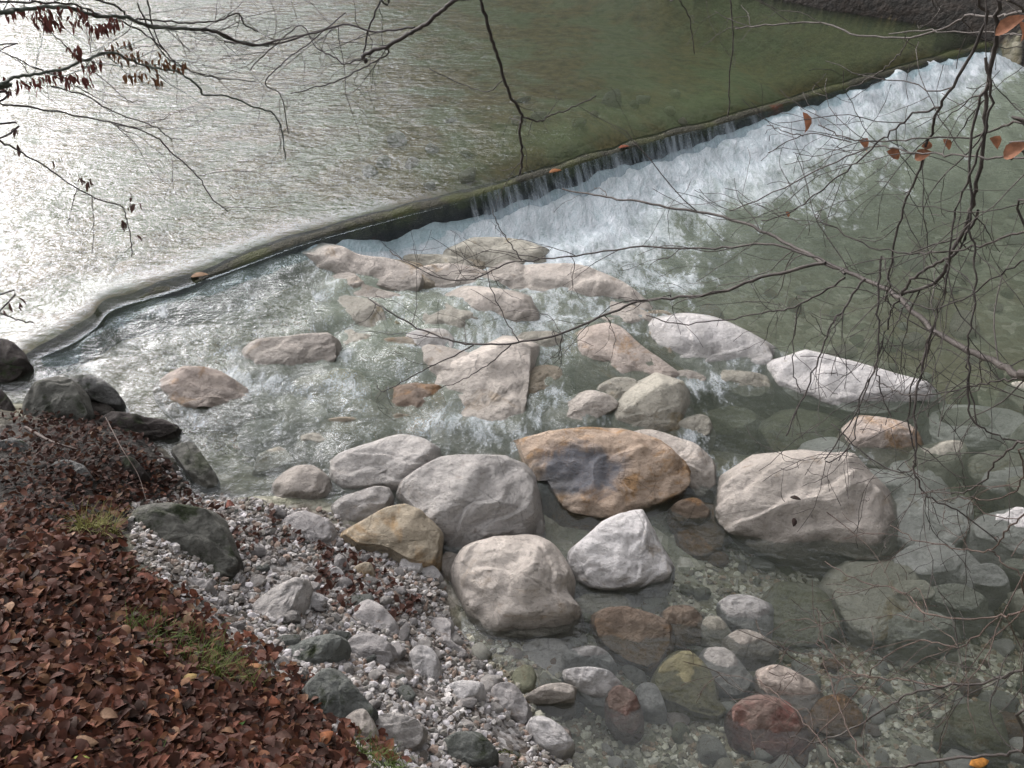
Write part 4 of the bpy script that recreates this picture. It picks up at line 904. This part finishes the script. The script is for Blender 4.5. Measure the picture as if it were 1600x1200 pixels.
# grass and moss tufts
def grass(px, py, n, rad, hgt, label, col=(.10, .16, .03)):
    zz = .5
    for _ in range(4): P_ = U(px, py, zz); zz = float(ground_h(P_[0], P_[1]))
    P_[2] = zz; V = []; Fq = []; Cc = []
    for i in range(n):
        a = rng.uniform(0, 6.28); r_ = rad * rng.random() ** .6; bx, by = r_ * math.cos(a), r_ * math.sin(a) * .7; gz = float(ground_h(P_[0] + bx, P_[1] + by)) - zz
        an = rng.uniform(0, 6.28); hh = hgt * rng.uniform(.5, 1.1); wd = .0022; ln = rng.uniform(.2, .9) * hh; k0 = len(V)
        for s in range(5):
            f = s / 4; cx = bx + math.cos(an) * ln * f * f; cy = by + math.sin(an) * ln * f * f; cz = gz + hh * (f - .35 * f * f); w_ = wd * (1 - f * .9)
            V += [(cx - math.sin(an) * w_, cy + math.cos(an) * w_, cz), (cx + math.sin(an) * w_, cy - math.cos(an) * w_, cz)]
            m_ = rng.uniform(.7, 1.3) if s == 0 else m_; Cc += [np.array(col) * m_] * 2
        Fq += [(k0 + 2 * s, k0 + 2 * s + 1, k0 + 2 * s + 3, k0 + 2 * s + 2) for s in range(4)]
    me = big_mesh('grass_tuft', V, Fq); cattr(me, 'col', np.clip(np.array(Cc), 0, 1)); o = link('grass_tuft', me, LMAT, None, P_)
    tag(o, label, 'grass', 'grass tufts among the leaves', 'stuff')
grass(157, 840, 260, .09, .17, 'yellowish green grass tuft left of the largest mossy boulder', (.20, .20, .06))
grass(290, 1020, 380, .2, .13, 'green grass patch in the middle of the leaf litter', (.09, .15, .03))
grass(350, 1060, 320, .14, .12, 'thin grass right of the green patch', (.12, .15, .04))
grass(235, 1190, 160, .08, .07, 'grass tuft at the bottom edge of the litter', (.08, .15, .03))
grass(590, 1195, 220, .12, .11, 'grass tuft where litter meets gravel at the bottom', (.10, .15, .04))
grass(50, 1135, 30, .06, .07, 'few bluish grass blades low on the left', (.08, .14, .07))
grass(210, 905, 70, .08, .06, 'sparse grass under the mossy boulder', (.12, .16, .05))
grass(755, 1175, 500, .10, .015, 'green moss cushion on the lower gravel bar', (.08, .12, .02))
grass(470, 975, 260, .10, .012, 'low moss strip on the middle of the bar', (.06, .09, .025))
grass(150, 1010, 60, .12, .06, 'scattered blades left of the green patch', (.10, .14, .05))

grass(345, 905, 420, .09, .014, 'dark moss cushion at the foot of the largest mossy boulder', (.05, .075, .02))
grass(560, 1165, 300, .08, .014, 'green moss beside the pale pink block', (.07, .10, .025))
grass(800, 1185, 420, .09, .014, 'yellow green moss at the bottom of the gravel bar', (.11, .13, .03))
grass(420, 800, 300, .09, .012, 'brownish moss at the water edge of the bar', (.07, .075, .03))
# ---------------------------------------------------------------- trees with overhanging branches
def tube(path, rad, sides=6, V=None, Fq=None):
    path = np.asarray(path); n = len(path); k0 = len(V)
    up = np.array([.13, .21, .97])
    for i in range(n):
        tdir = path[min(i + 1, n - 1)] - path[max(i - 1, 0)]; tdir = tdir / (np.linalg.norm(tdir) + 1e-9)
        a = np.cross(tdir, up); 
        if np.linalg.norm(a) < .15: a = np.cross(tdir, np.array([1, 0, 0]))
        a /= np.linalg.norm(a); b_ = np.cross(tdir, a)
        for s in range(sides):
            an = 6.2832 * s / sides; V.append(path[i] + (a * math.cos(an) + b_ * math.sin(an)) * rad[i])
    for i in range(n - 1):
        for s in range(sides):
            j = (s + 1) % sides; Fq.append((k0 + i * sides + s, k0 + i * sides + j, k0 + (i + 1) * sides + j, k0 + (i + 1) * sides + s))
def bark(name, a, b, c=None):
    t = NT(name); pos = t.n('ShaderNodeNewGeometry').outputs['Position']; n = t.noise(pos, 18, 5, .65); n2 = t.noise(pos, 90, 3, .6)
    col = t.ramp(n, [(.35, a), (.6, b)] + ([(.75, c)] if c else []))
    return t.done(t.pbr(col, .75, t.bump(t.math('ADD', n, n2), .5, .006)))
BK = bark('dark_bark', (.022, .018, .016), (.055, .045, .04), (.09, .085, .075))
BKG = bark('grey_beech_bark', (.05, .042, .038), (.085, .073, .065), (.12, .11, .10))
BKM = bark('mossy_bark', (.04, .045, .035), (.10, .115, .095), (.16, .18, .15))
BKR = bark('reddish_twig_bark', (.045, .03, .024), (.09, .062, .05))
def branch_path(px, d0, d1, start=None, wig=.004):
    P = [UD(x, y, d0 + (d1 - d0) * i / (len(px) - 1)) for i, (x, y) in enumerate(px)]
    if start is not None: P = list(start) + P
    n = max(8, len(P) * 5); p = catmull(np.array(P), n)
    j = rng.normal(0, wig, p.shape); j[0] = 0
    # kinks every few samples
    return p + j * .6
def twiglets(path, rads, n, ln, V, Fq, depth=1, lo=.25):
    for _ in range(n):
        i = int(rng.integers(int(len(path) * lo), len(path) - 1)); p = path[i]; tdir = path[min(i + 1, len(path) - 1)] - path[max(0, i - 1)]; tdir /= np.linalg.norm(tdir) + 1e-9
        side = rng.normal(0, 1, 3); side -= tdir * side.dot(tdir); side /= np.linalg.norm(side)
        d = tdir * .75 + side * .75; L_ = ln * rng.uniform(.4, 1.2); m = 9; q = [p.copy()]
        for s in range(m): 
            d = d + rng.normal(0, .17, 3) + np.array([0, 0, -.02]); d /= np.linalg.norm(d); q.append(q[-1] + d * L_ / m)
        r0 = min(rads[i] * .5, .0022); rr = np.linspace(r0, .0009, m + 1); tube(q, rr, 4, V, Fq)
        if depth > 0: twiglets(np.array(q), rr, 2, ln * .45, V, Fq, depth - 1)
def limb(parent, px, r0, r1, d0, d1, mat, start=None, tw=0, ln=.3, startr=None, name='branch', sides=6, lo=None):
    """r0, r1: radii in picture pixels at either end"""
    P = branch_path(px, d0, d1, start); n = len(P); ns = 0 if start is None else len(start)
    f = np.linspace(0, 1, n); f0 = ns * 5 / n
    k_ = .62 if r0 > 9 else .8; r0 *= .66; r1 *= .85; k_ = .34 if k_ == .62 else .75; pr = r0 + (r1 - r0) * np.clip((f - f0) / (1 - f0 + 1e-6), 0, 1) ** k_; dist = np.linalg.norm(P - CAM, axis=1)
    rad = np.maximum(pr * np.clip(dist, min(d0, d1) * .9, max(d0, d1) * 1.1) / F, .0009)
    if startr: rad = np.where(f < f0, startr + (rad[min(n - 1, int(f0 * n))] - startr) * f / max(f0, 1e-3), rad)
    V, Fq = [], []; tube(P, rad, sides, V, Fq)
    tw = int(tw * .9); own = []; lo_ = lo if lo is not None else max(.15, f0 + .02)
    for q_ in range(tw):
        if q_ < 2 and tw > 2:
            V2, F2 = [], []; twiglets(P, rad, 1, ln, V2, F2, 1, lo_); own.append((V2, F2))
        else: twiglets(P, rad, 1, ln, V, Fq, 1, lo_)
    o = link(name, big_mesh(name, V, Fq), mat, parent)
    for V2, F2 in own: link('twig', big_mesh('twig', V2, F2), mat, o)
    return o, P
def attach(root): # move children into root space
    for ch in root.children: ch.matrix_parent_inverse = __import__('mathutils').Matrix.Translation(-root.location)

def trunk(parent, pts, rads, mat):
    P = catmull(np.array(pts, float), 30); r_ = np.interp(np.linspace(0, 1, 30), np.linspace(0, 1, len(rads)), rads)
    V, Fq = [], []; tube(P, r_, 14, V, Fq)
    return link('trunk', big_mesh('trunk', V, Fq), mat, parent)
# -- right tree
RT = empty('beech_tree', (2.75, .1, 1.6)); tag(RT, 'grey barked bare beech whose branches reach in from the right with a few orange leaves', 'tree', 'trees leaning over the stream')
trunk(RT, [(2.75, .1, 1.2), (2.7, .15, 2.6), (2.75, .2, 4.2), (2.6, .3, 6.5), (2.5, .4, 9)], [.2, .15, .13, .10, .05], BKG)
T = lambda z, x=2.7, y=.15: np.array([x, y, z])
rt = lambda z: [T(z), np.array([2.25, .9, z - .12])]
limb(RT, [(1700, 635), (1600, 590), (1560, 570), (1500, 540), (1450, 508), (1400, 462), (1350, 435), (1290, 412), (1240, 385), (1180, 355), (1120, 337), (1040, 322), (980, 312), (930, 306), (880, 296)], 14, 1.4, 2.5, 4.2, BKG, rt(2.5), 16, .5, .05)
limb(RT, [(1290, 411), (1200, 430), (1130, 455), (1060, 465), (1000, 470), (950, 490), (880, 520), (800, 537), (740, 538), (700, 530), (650, 510), (600, 482), (575, 465)], 4.5, 1.2, 3.05, 4.6, BK, None, 16, .45)
limb(RT, [(740, 539), (680, 570), (640, 590), (600, 612), (588, 600)], 1.8, .8, 4.1, 4.3, BK, None, 4, .2)
limb(RT, [(800, 537), (765, 568), (720, 595), (688, 606)], 1.7, .8, 3.9, 4.1, BK)
limb(RT, [(812, 535), (790, 500), (768, 450), (758, 418)], 1.6, .8, 3.9, 4.1, BK, None, 5, .15)
limb(RT, [(1320, 428), (1290, 408), (1200, 382), (1130, 388), (1050, 388), (980, 387), (900, 400), (840, 405), (790, 412), (740, 435), (690, 435), (640, 412), (608, 392)], 3.2, 1.0, 3.0, 4.8, BK, None, 16, .4)
limb(RT, [(815, 407), (790, 370), (775, 345), (770, 325)], 1.4, .7, 4.5, 4.6, BK, None, 3, .15)
limb(RT, [(1352, 436), (1320, 480), (1300, 505), (1285, 545), (1260, 610), (1228, 680)], 3, 1.2, 2.95, 2.9, BK, None, 7, .3)
limb(RT, [(1250, 475), (1240, 520), (1238, 570), (1250, 615)], 1.6, .9, 3.0, 3.0, BK, None, 3, .2)
limb(RT, [(1320, 434), (1290, 455), (1240, 480), (1190, 488), (1130, 500), (1060, 506), (1010, 492)], 2.6, 1.0, 3.0, 3.6, BK, None, 8, .3)
limb(RT, [(1378, 400), (1372, 450), (1373, 520), (1368, 572), (1345, 620), (1335, 680), (1310, 720)], 3, 1, 2.85, 2.8, BK, None, 8, .3)
limb(RT, [(1369, 570), (1378, 615), (1392, 652)], 1.8, 1, 2.8, 2.8, BK, None, 2, .15)
limb(RT, [(1405, 465), (1388, 500), (1372, 560), (1340, 640), (1290, 720), (1330, 700)], 2.4, 1, 2.8, 2.9, BK, None, 5, .3)
limb(RT, [(1457, 512), (1440, 580), (1430, 625), (1432, 700), (1428, 732), (1445, 770), (1490, 795), (1560, 845)], 3.4, 1.1, 2.65, 2.7, BK, None, 9, .3)
limb(RT, [(1462, 520), (1425, 600), (1422, 660), (1430, 728), (1395, 735), (1340, 700), (1300, 660)], 2.0, 1.0, 2.68, 2.9, BK, None, 5, .3)
limb(RT, [(1512, 545), (1512, 600), (1520, 655), (1560, 682), (1610, 692)], 3, 1.2, 2.55, 2.6, BK, None, 5, .3)
limb(RT, [(1590, 592), (1550, 597), (1500, 608), (1440, 618), (1400, 612), (1370, 595)], 2.2, 1, 2.5, 2.8, BK, None, 5, .25)
limb(RT, [(1580, -120), (1562, 0), (1556, 60), (1545, 130), (1540, 200), (1528, 280), (1515, 330), (1485, 400), (1462, 440), (1405, 462)], 5.0, 3.2, 2.4, 2.8, BK, rt(3.6), 12, .4, .02)
limb(RT, [(1535, -100), (1530, 0), (1542, 30), (1505, 105), (1468, 168), (1455, 205), (1440, 260), (1410, 330), (1393, 405), (1385, 470)], 4.5, 1.6, 2.5, 2.9, BK, rt(3.7), 10, .4, .02)
limb(RT, [(1468, 168), (1430, 178), (1400, 200), (1370, 225), (1330, 260), (1280, 300), (1235, 332), (1190, 345)], 2.6, 1, 2.65, 3.0, BK, None, 9, .35)
limb(RT, [(1545, 130), (1520, 200), (1515, 330), (1522, 400), (1525, 470), (1512, 535), (1515, 600), (1528, 665)], 3.4, 1.2, 2.5, 2.6, BK, None, 8, .35)
limb(RT, [(1540, 90), (1548, 170), (1520, 260), (1490, 340), (1480, 430), (1462, 500), (1440, 590)], 3.2, 1.2, 2.45, 2.6, BK, None, 8, .35)
limb(RT, [(1700, 215), (1600, 192), (1560, 200), (1530, 213), (1440, 215), (1380, 222), (1320, 214), (1280, 196)], 3.2, 1, 2.4, 3.0, BK, rt(3.3), 8, .35, .02)
limb(RT, [(1700, 245), (1600, 246), (1560, 246), (1500, 244), (1450, 240), (1400, 233), (1360, 230), (1290, 260), (1200, 305), (1140, 330)], 3.0, 1, 2.35, 3.1, BKG, rt(3.25), 9, .35, .02)
limb(RT, [(1255, 212), (1235, 208), (1200, 196)], 1.4, .8, 3.0, 3.1, BK)
limb(RT, [(1330, 222), (1300, 215), (1255, 210), (1200, 240)], 1.6, .8, 2.9, 3.1, BK, None, 4, .25)
limb(RT, [(1700, -10), (1600, 18), (1560, 25), (1510, 25), (1470, 45), (1400, 60), (1330, 52), (1280, 35), (1200, 38), (1150, 45)], 3.2, 1.3, 2.5, 3.6, BKG, rt(3.9), 8, .35, .02)
limb(RT, [(1700, 60), (1600, 55), (1520, 50), (1450, 50), (1390, 52)], 1.9, 1, 2.5, 3.0, BKG, rt(3.8), 3, .3, .015)
limb(RT, [(1420, 62), (1400, 90), (1370, 115), (1320, 140)], 1.5, .8, 3.0, 3.1, BKG)
limb(RT, [(1700, 340), (1600, 362), (1545, 380), (1480, 393), (1430, 396), (1360, 385), (1290, 350), (1275, 335)], 3, 1, 2.4, 2.9, BK, rt(3.0), 9, .35, .02)
limb(RT, [(1700, 420), (1630, 400), (1560, 430), (1500, 470), (1440, 480), (1390, 440), (1380, 400)], 2.2, 1, 2.4, 2.8, BK, rt(2.9), 7, .3, .02)
limb(RT, [(1408, 462), (1430, 432), (1470, 408), (1495, 395), (1530, 330)], 3.6, 2.4, 2.75, 2.6, BK, None, 4, .25)
limb(RT, [(1700, 680), (1610, 688), (1565, 712), (1535, 750), (1500, 770), (1440, 768)], 3.2, 1.1, 2.3, 2.7, BK, rt(2.2), 6, .3, .02)
limb(RT, [(1700, 760), (1600, 745), (1590, 765), (1550, 780), (1500, 777)], 2, 1, 2.3, 2.6, BKR, rt(2.1), 5, .25, .02)
limb(RT, [(1700, 740), (1640, 770), (1600, 800), (1570, 835), (1545, 860), (1500, 857), (1430, 842), (1392, 820)], 2.6, .9, 2.3, 2.8, BKR, rt(2.1), 6, .3, .02)
limb(RT, [(1546, 860), (1575, 885), (1620, 915), (1680, 930)], 1.6, 1, 2.45, 2.4, BKR, None, 3, .2)
limb(RT, [(1700, 940), (1600, 955), (1560, 965), (1500, 966), (1440, 955), (1430, 940), (1400, 920), (1350, 912), (1290, 880)], 2.6, .9, 2.2, 2.8, BKR, rt(1.9), 9, .35, .02)
limb(RT, [(1700, 1015), (1600, 1045), (1540, 1066), (1480, 1072), (1420, 1085), (1380, 1110), (1330, 1140), (1280, 1160), (1235, 1150)], 3.4, 1.2, 2.2, 2.6, BK, rt(1.8), 9, .3, .02)
limb(RT, [(1700, 1150), (1600, 1172), (1550, 1180), (1450, 1190), (1400, 1205), (1330, 1230)], 3.8, 2, 2.1, 2.4, BK, rt(1.6), 5, .25, .02)
limb(RT, [(1480, 1072), (1400, 1060), (1330, 1050), (1300, 1020), (1280, 1000)], 1.8, .9, 2.35, 2.6, BKR, None, 8, .3)
limb(RT, [(1360, 1205), (1330, 1150), (1310, 1100), (1290, 1040), (1275, 1000)], 1.8, .9, 2.4, 2.6, BKR, None, 6, .3)
limb(RT, [(1330, 1230), (1290, 1170), (1250, 1120), (1215, 1085), (1180, 1060)], 1.8, .9, 2.4, 2.7, BKR, None, 7, .3)
limb(RT, [(1560, 965), (1500, 1010), (1440, 1000), (1380, 1030), (1340, 1080), (1250, 1180)], 1.6, .9, 2.3, 2.6, BKR, None, 8, .3)
def hung_leaf(parent, px, py, L_, W_, d, col, rz, rx=1.2, ry=.0):
    v, f = leaf_verts(L_, W_, .14, .5); v = v @ rotm(rx, 0, 0).T @ rotm(0, ry, rz).T
    me = big_mesh('leaf', v + UD(px, py, d), f); cattr(me, 'col', np.repeat([col], 18, 0)); return link('leaf', me, LMAT, parent)
for px, py, L_, W_, d, rz, ry in [(1255, 192, .065, .034, 3.0, .2, 1.35), (1347, 228, .05, .035, 2.9, .5, .8), (1395, 242, .045, .03, 2.8, .2, .5), (1443, 243, .045, .03, 2.75, -.5, -.6), (1478, 226, .035, .02, 2.7, 0, .9), (1552, 225, .04, .03, 2.4, .3, .8), (1588, 236, .055, .032, 2.3, -.6, -.8), (1580, 40, .062, .028, 2.2, -.5, -.75), (1592, 50, .045, .022, 2.2, .2, 1.2), (1448, 228, .03, .02, 2.75, .2, 0), (1230, 335, .02, .012, 3.0, 0, 1)]:
    hung_leaf(RT, px, py, L_, W_, d, (.26, .12, .07), rz, 1.0, ry)
attach(RT)
# -- tree overhead
OT = empty('overhanging_tree', (-1.9, -1.3, 2.2)); tag(OT, 'dark bare tree overhead whose thin boughs hang down from the top edge', 'tree', 'trees leaning over the stream')
trunk(OT, [(-1.9, -1.3, 2.0), (-1.85, -1.2, 3.6), (-1.7, -1.0, 5.4), (-1.6, -.8, 8)], [.22, .17, .14, .08], BK)
st = [np.array([-1.7, -1.0, 5.2]), np.array([-.8, 1.0, 5.1]), np.array([-.2, 2.6, 4.6])]
limb(OT, [(760, -60), (710, 0), (690, 16), (665, 38), (640, 52), (610, 70), (582, 80), (567, 88), (572, 96)], 5, 3.4, 4.6, 5.2, BK, st, 4, .4, .05, lo=.7)
limb(OT, [(648, 43), (620, 46), (585, 50), (540, 38), (490, 52), (455, 58), (400, 70), (350, 64)], 2.8, 1.4, 4.9, 5.6, BK, None, 9, .5)
limb(OT, [(605, 75), (604, 86), (570, 105), (540, 120), (500, 135), (455, 146)], 2.0, .9, 5.0, 5.3, BK, None, 5, .4)
limb(OT, [(600, -40), (595, 0), (590, 12), (576, 45), (569, 82)], 2.2, 1.6, 5.0, 5.2, BK, [np.array([-.8, 1.0, 5.1]), np.array([-.6, 3.2, 4.6])], 4, .3, .02, lo=.6)
limb(OT, [(567, 92), (540, 100), (520, 88), (495, 75), (470, 40), (430, 70), (390, 110)], 1.8, .9, 5.2, 5.5, BK, None, 9, .4)
limb(OT, [(540, 20), (480, 70), (440, 100), (415, 130), (440, 150), (450, 210)], 1.4, .8, 5.2, 5.6, BK, None, 8, .4)
limb(OT, [(750, -60), (752, 0), (765, 50), (778, 90), (790, 130), (800, 155), (815, 180), (812, 205), (816, 240), (813, 273)], 4.4, 2.2, 4.4, 5.0, BK, st[:2] + [np.array([.0, 2.6, 4.5])], 5, .3, .03, lo=.65)
limb(OT, [(815, 181), (840, 190), (862, 180), (900, 165), (932, 150)], 2.2, 1, 4.85, 5.1, BK, None, 3, .25)
limb(OT, [(787, 125), (760, 143), (720, 130), (670, 108)], 1.2, .7, 4.7, 5.0, BK)
limb(OT, [(1146, -50), (1142, 0), (1145, 60), (1140, 120), (1138, 182)], 1.8, 1.0, 5.4, 5.6, BK, st[:2] + [np.array([1.0, 3.4, 4.7])], 2, .25, .02, lo=.7)
limb(OT, [(1050, -50), (1062, 0), (1078, 30), (1085, 85)], 1.6, .8, 5.4, 5.6, BK, st[:2] + [np.array([.8, 3.4, 4.7])], 2, .2, .02, lo=.7)
attach(OT)
# -- left tree with clinging brown leaves
LT = empty('hornbeam_tree', (-3.6, 1.7, 1.0)); tag(LT, 'tree at the left with mossy branches and clusters of narrow dark red leaves', 'tree', 'trees leaning over the stream')
trunk(LT, [(-3.6, 1.7, .8), (-3.55, 1.75, 2.4), (-3.65, 1.8, 4.2), (-3.6, 1.9, 7)], [.17, .13, .11, .06], BKM)
lt = lambda z: [np.array([-3.6, 1.75, z])]
_, a1 = limb(LT, [(-80, 24), (0, 19), (40, 14), (100, 12), (150, 25), (200, 28), (235, 42), (290, 45), (330, 48), (370, 65), (420, 72)], 5, 2.6, 4.6, 5.6, BKM, lt(3.4), 12, .5, .04)
limb(LT, [(-80, 2), (60, 3), (120, 8), (160, 25), (215, 45), (260, 80)], 2.6, 1.2, 4.6, 5.4, BK, lt(3.6), 8, .5, .03)
limb(LT, [(150, 0), (182, 10), (205, 28), (230, 30), (290, 36), (340, 32), (372, 22), (382, 38), (402, 48)], 2.6, 1.2, 5.1, 5.7, BK, None, 6, .4)
limb(LT, [(232, 40), (260, 42), (300, 46), (340, 50), (380, 68), (440, 66), (530, 38)], 3.4, 1.6, 5.2, 5.6, BK, None, 8, .4)
_, a3 = limb(LT, [(-80, 150), (0, 131), (20, 122), (60, 115), (100, 108), (132, 94), (170, 82), (200, 92), (240, 106), (280, 114), (310, 135), (320, 149), (355, 150), (400, 168), (425, 176), (440, 200), (446, 250)], 4.2, 1.1, 4.5, 5.6, BKM, lt(3.0), 12, .45, .04)
_, a4 = limb(LT, [(-80, 154), (0, 162), (60, 170), (120, 182), (180, 192), (240, 212), (270, 240), (310, 276), (332, 310), (356, 330)], 2.6, .9, 4.6, 5.2, BK, lt(2.9), 8, .4, .03)
limb(LT, [(80, 135), (140, 152), (170, 172), (240, 197), (260, 212), (286, 220)], 1.8, .8, 4.9, 5.3, BK, None, 4, .3)
_, a6 = limb(LT, [(-60, 205), (0, 222), (30, 236), (70, 260), (115, 290), (150, 310), (190, 323), (200, 350), (205, 385), (206, 400)], 2.4, .8, 4.4, 5.0, BK, lt(2.7), 3, .3, .03)
limb(LT, [(120, 294), (112, 325), (105, 352)], 1, .6, 4.7, 4.7, BK); limb(LT, [(144, 308), (146, 350), (145, 398)], 1, .6, 4.8, 4.8, BK)
limb(LT, [(230, 0), (238, 40), (255, 75), (285, 105), (340, 120), (400, 128)], 1.8, .8, 5.2, 5.7, BK, None, 6, .4)
limb(LT, [(215, 5), (245, 70), (268, 95), (300, 112), (345, 124)], 1.6, .8, 5.1, 5.5, BK, None, 5, .4)
limb(LT, [(60, 30), (100, 70), (130, 95), (190, 150), (210, 160)], 1.2, .7, 4.9, 5.1, BK, None, 4, .3)
limb(LT, [(-60, 78), (0, 82), (60, 108), (110, 130), (165, 160)], 1.6, .8, 4.7, 5.1, BK, lt(3.1), 6, .3, .03)
limb(LT, [(-60, 485), (0, 490), (20, 497), (52, 504)], 2, 1, 4.2, 4.4, BK, lt(1.7), 0, .2, .03)
def leaf_cluster(parent, name, spots, d, n, col=(.085, .030, .026)):
    Vs, Fs, Cs = [], [], []
    for i in range(n):
        x, y, sx_, sy_ = spots[rng.integers(len(spots))]; P_ = UD(rng.normal(x, sx_), rng.normal(y, sy_), rng.normal(d, .12))
        L_ = rng.uniform(.028, .048); v, f = leaf_verts(L_, L_ * .3, .1, .5)
        v = v @ rotm(rng.uniform(-1, 1), 1.25 + rng.normal(0, .35), rng.uniform(0, 6.28)).T + P_
        Vs.append(v); Fs.append(f + 18 * i); Cs.append(np.repeat([np.array(col) * rng.uniform(.6, 1.6)], 18, 0))
    me = big_mesh(name, np.vstack(Vs), np.vstack(Fs)); cattr(me, 'col', np.clip(np.vstack(Cs), 0, 1)); link(name, me, LMAT, parent)
leaf_cluster(LT, 'foliage', [(20, 22, 16, 5), (55, 25, 16, 8), (80, 28, 14, 9), (105, 25, 14, 9), (125, 35, 10, 9), (75, 40, 10, 6), (155, 48, 10, 5), (180, 42, 10, 4)], 4.9, 190)
leaf_cluster(LT, 'foliage', [(175, 85, 10, 5), (195, 92, 9, 5), (215, 92, 9, 6), (240, 97, 10, 6), (262, 104, 8, 5), (285, 108, 5, 3), (200, 73, 10, 3), (245, 127, 6, 4), (200, 122, 5, 4), (218, 120, 4, 4)], 5.1, 120, (.10, .05, .025))
leaf_cluster(LT, 'foliage', [(10, 142, 10, 5), (40, 135, 12, 6), (65, 130, 12, 7), (90, 122, 10, 6), (105, 128, 6, 5), (120, 82, 8, 4), (138, 108, 8, 4), (135, 130, 5, 4), (150, 108, 5, 3)], 4.8, 120)
leaf_cluster(LT, 'foliage', [(22, 208, 3, 3), (26, 238, 4, 3), (85, 262, 4, 3), (128, 284, 3, 2), (143, 288, 4, 3), (203, 310, 4, 3), (207, 325, 5, 2), (220, 323, 3, 1), (218, 372, 3, 3), (115, 293, 3, 3), (193, 355, 2, 3), (5, 488, 2, 3), (20, 480, 2, 3), (34, 478, 2, 3), (35, 85, 12, 3)], 4.7, 42, (.05, .03, .025))
attach(LT)
# twigs lying on the ground
def ground_twig(px, label, z=.02, r_=.004, mat=BK):
    P = []
    for x, y in px:
        zz = .4
        for _ in range(4): p = U(x, y, zz); zz = max(float(ground_h(p[0], p[1])), -.2) + z
        P.append(p)
    p = catmull(np.array(P), 24); V, Fq = [], []; tube(p, np.linspace(r_, r_ * .4, 24), 5, V, Fq); o = link('fallen_twig', big_mesh('fallen_twig', V, Fq), mat); tag(o, label, 'twig', 'twigs lying about'); return o
ground_twig([(980, 962), (1040, 1000), (1085, 1022), (1115, 1062), (1135, 1082), (1165, 1120), (1180, 1180)], 'long thin twig under water crossing beside the yellow olive boulder', .12, .004, BKR)
ground_twig([(1100, 975), (1130, 965), (1160, 975), (1205, 990)], 'short curved twig by the white topped stone', .14, .003, BKR)
ground_twig([(165, 652), (190, 700), (215, 740), (228, 780)], 'thin grass like twig on the dark bank', .1, .003, BKR)
ground_twig([(40, 668), (80, 690), (120, 702)], 'brown stick lying in the leaves under the mossy dark boulder', .05, .012, BKR)
ground_twig([(1285, 795), (1330, 830), (1370, 870), (1400, 930)], 'fine twig under water below the broadest boulder', .3, .003, BKR)
random.seed(3)
for i in range(14):
    x, y = random.uniform(0, 420), random.uniform(720, 1190)
    if x > (y - 700) * 1.05 + 60: continue
    a = random.uniform(0, 6.28); L_ = random.uniform(30, 90); q = [(x, y), (x + L_ * .5 * math.cos(a) + random.uniform(-6, 6), y + L_ * .3 * math.sin(a) + random.uniform(-6, 6)), (x + L_ * math.cos(a), y + L_ * .6 * math.sin(a))]
    ground_twig(q, 'thin dry twig lying on the brown leaf litter', .055, .0022, BKR)
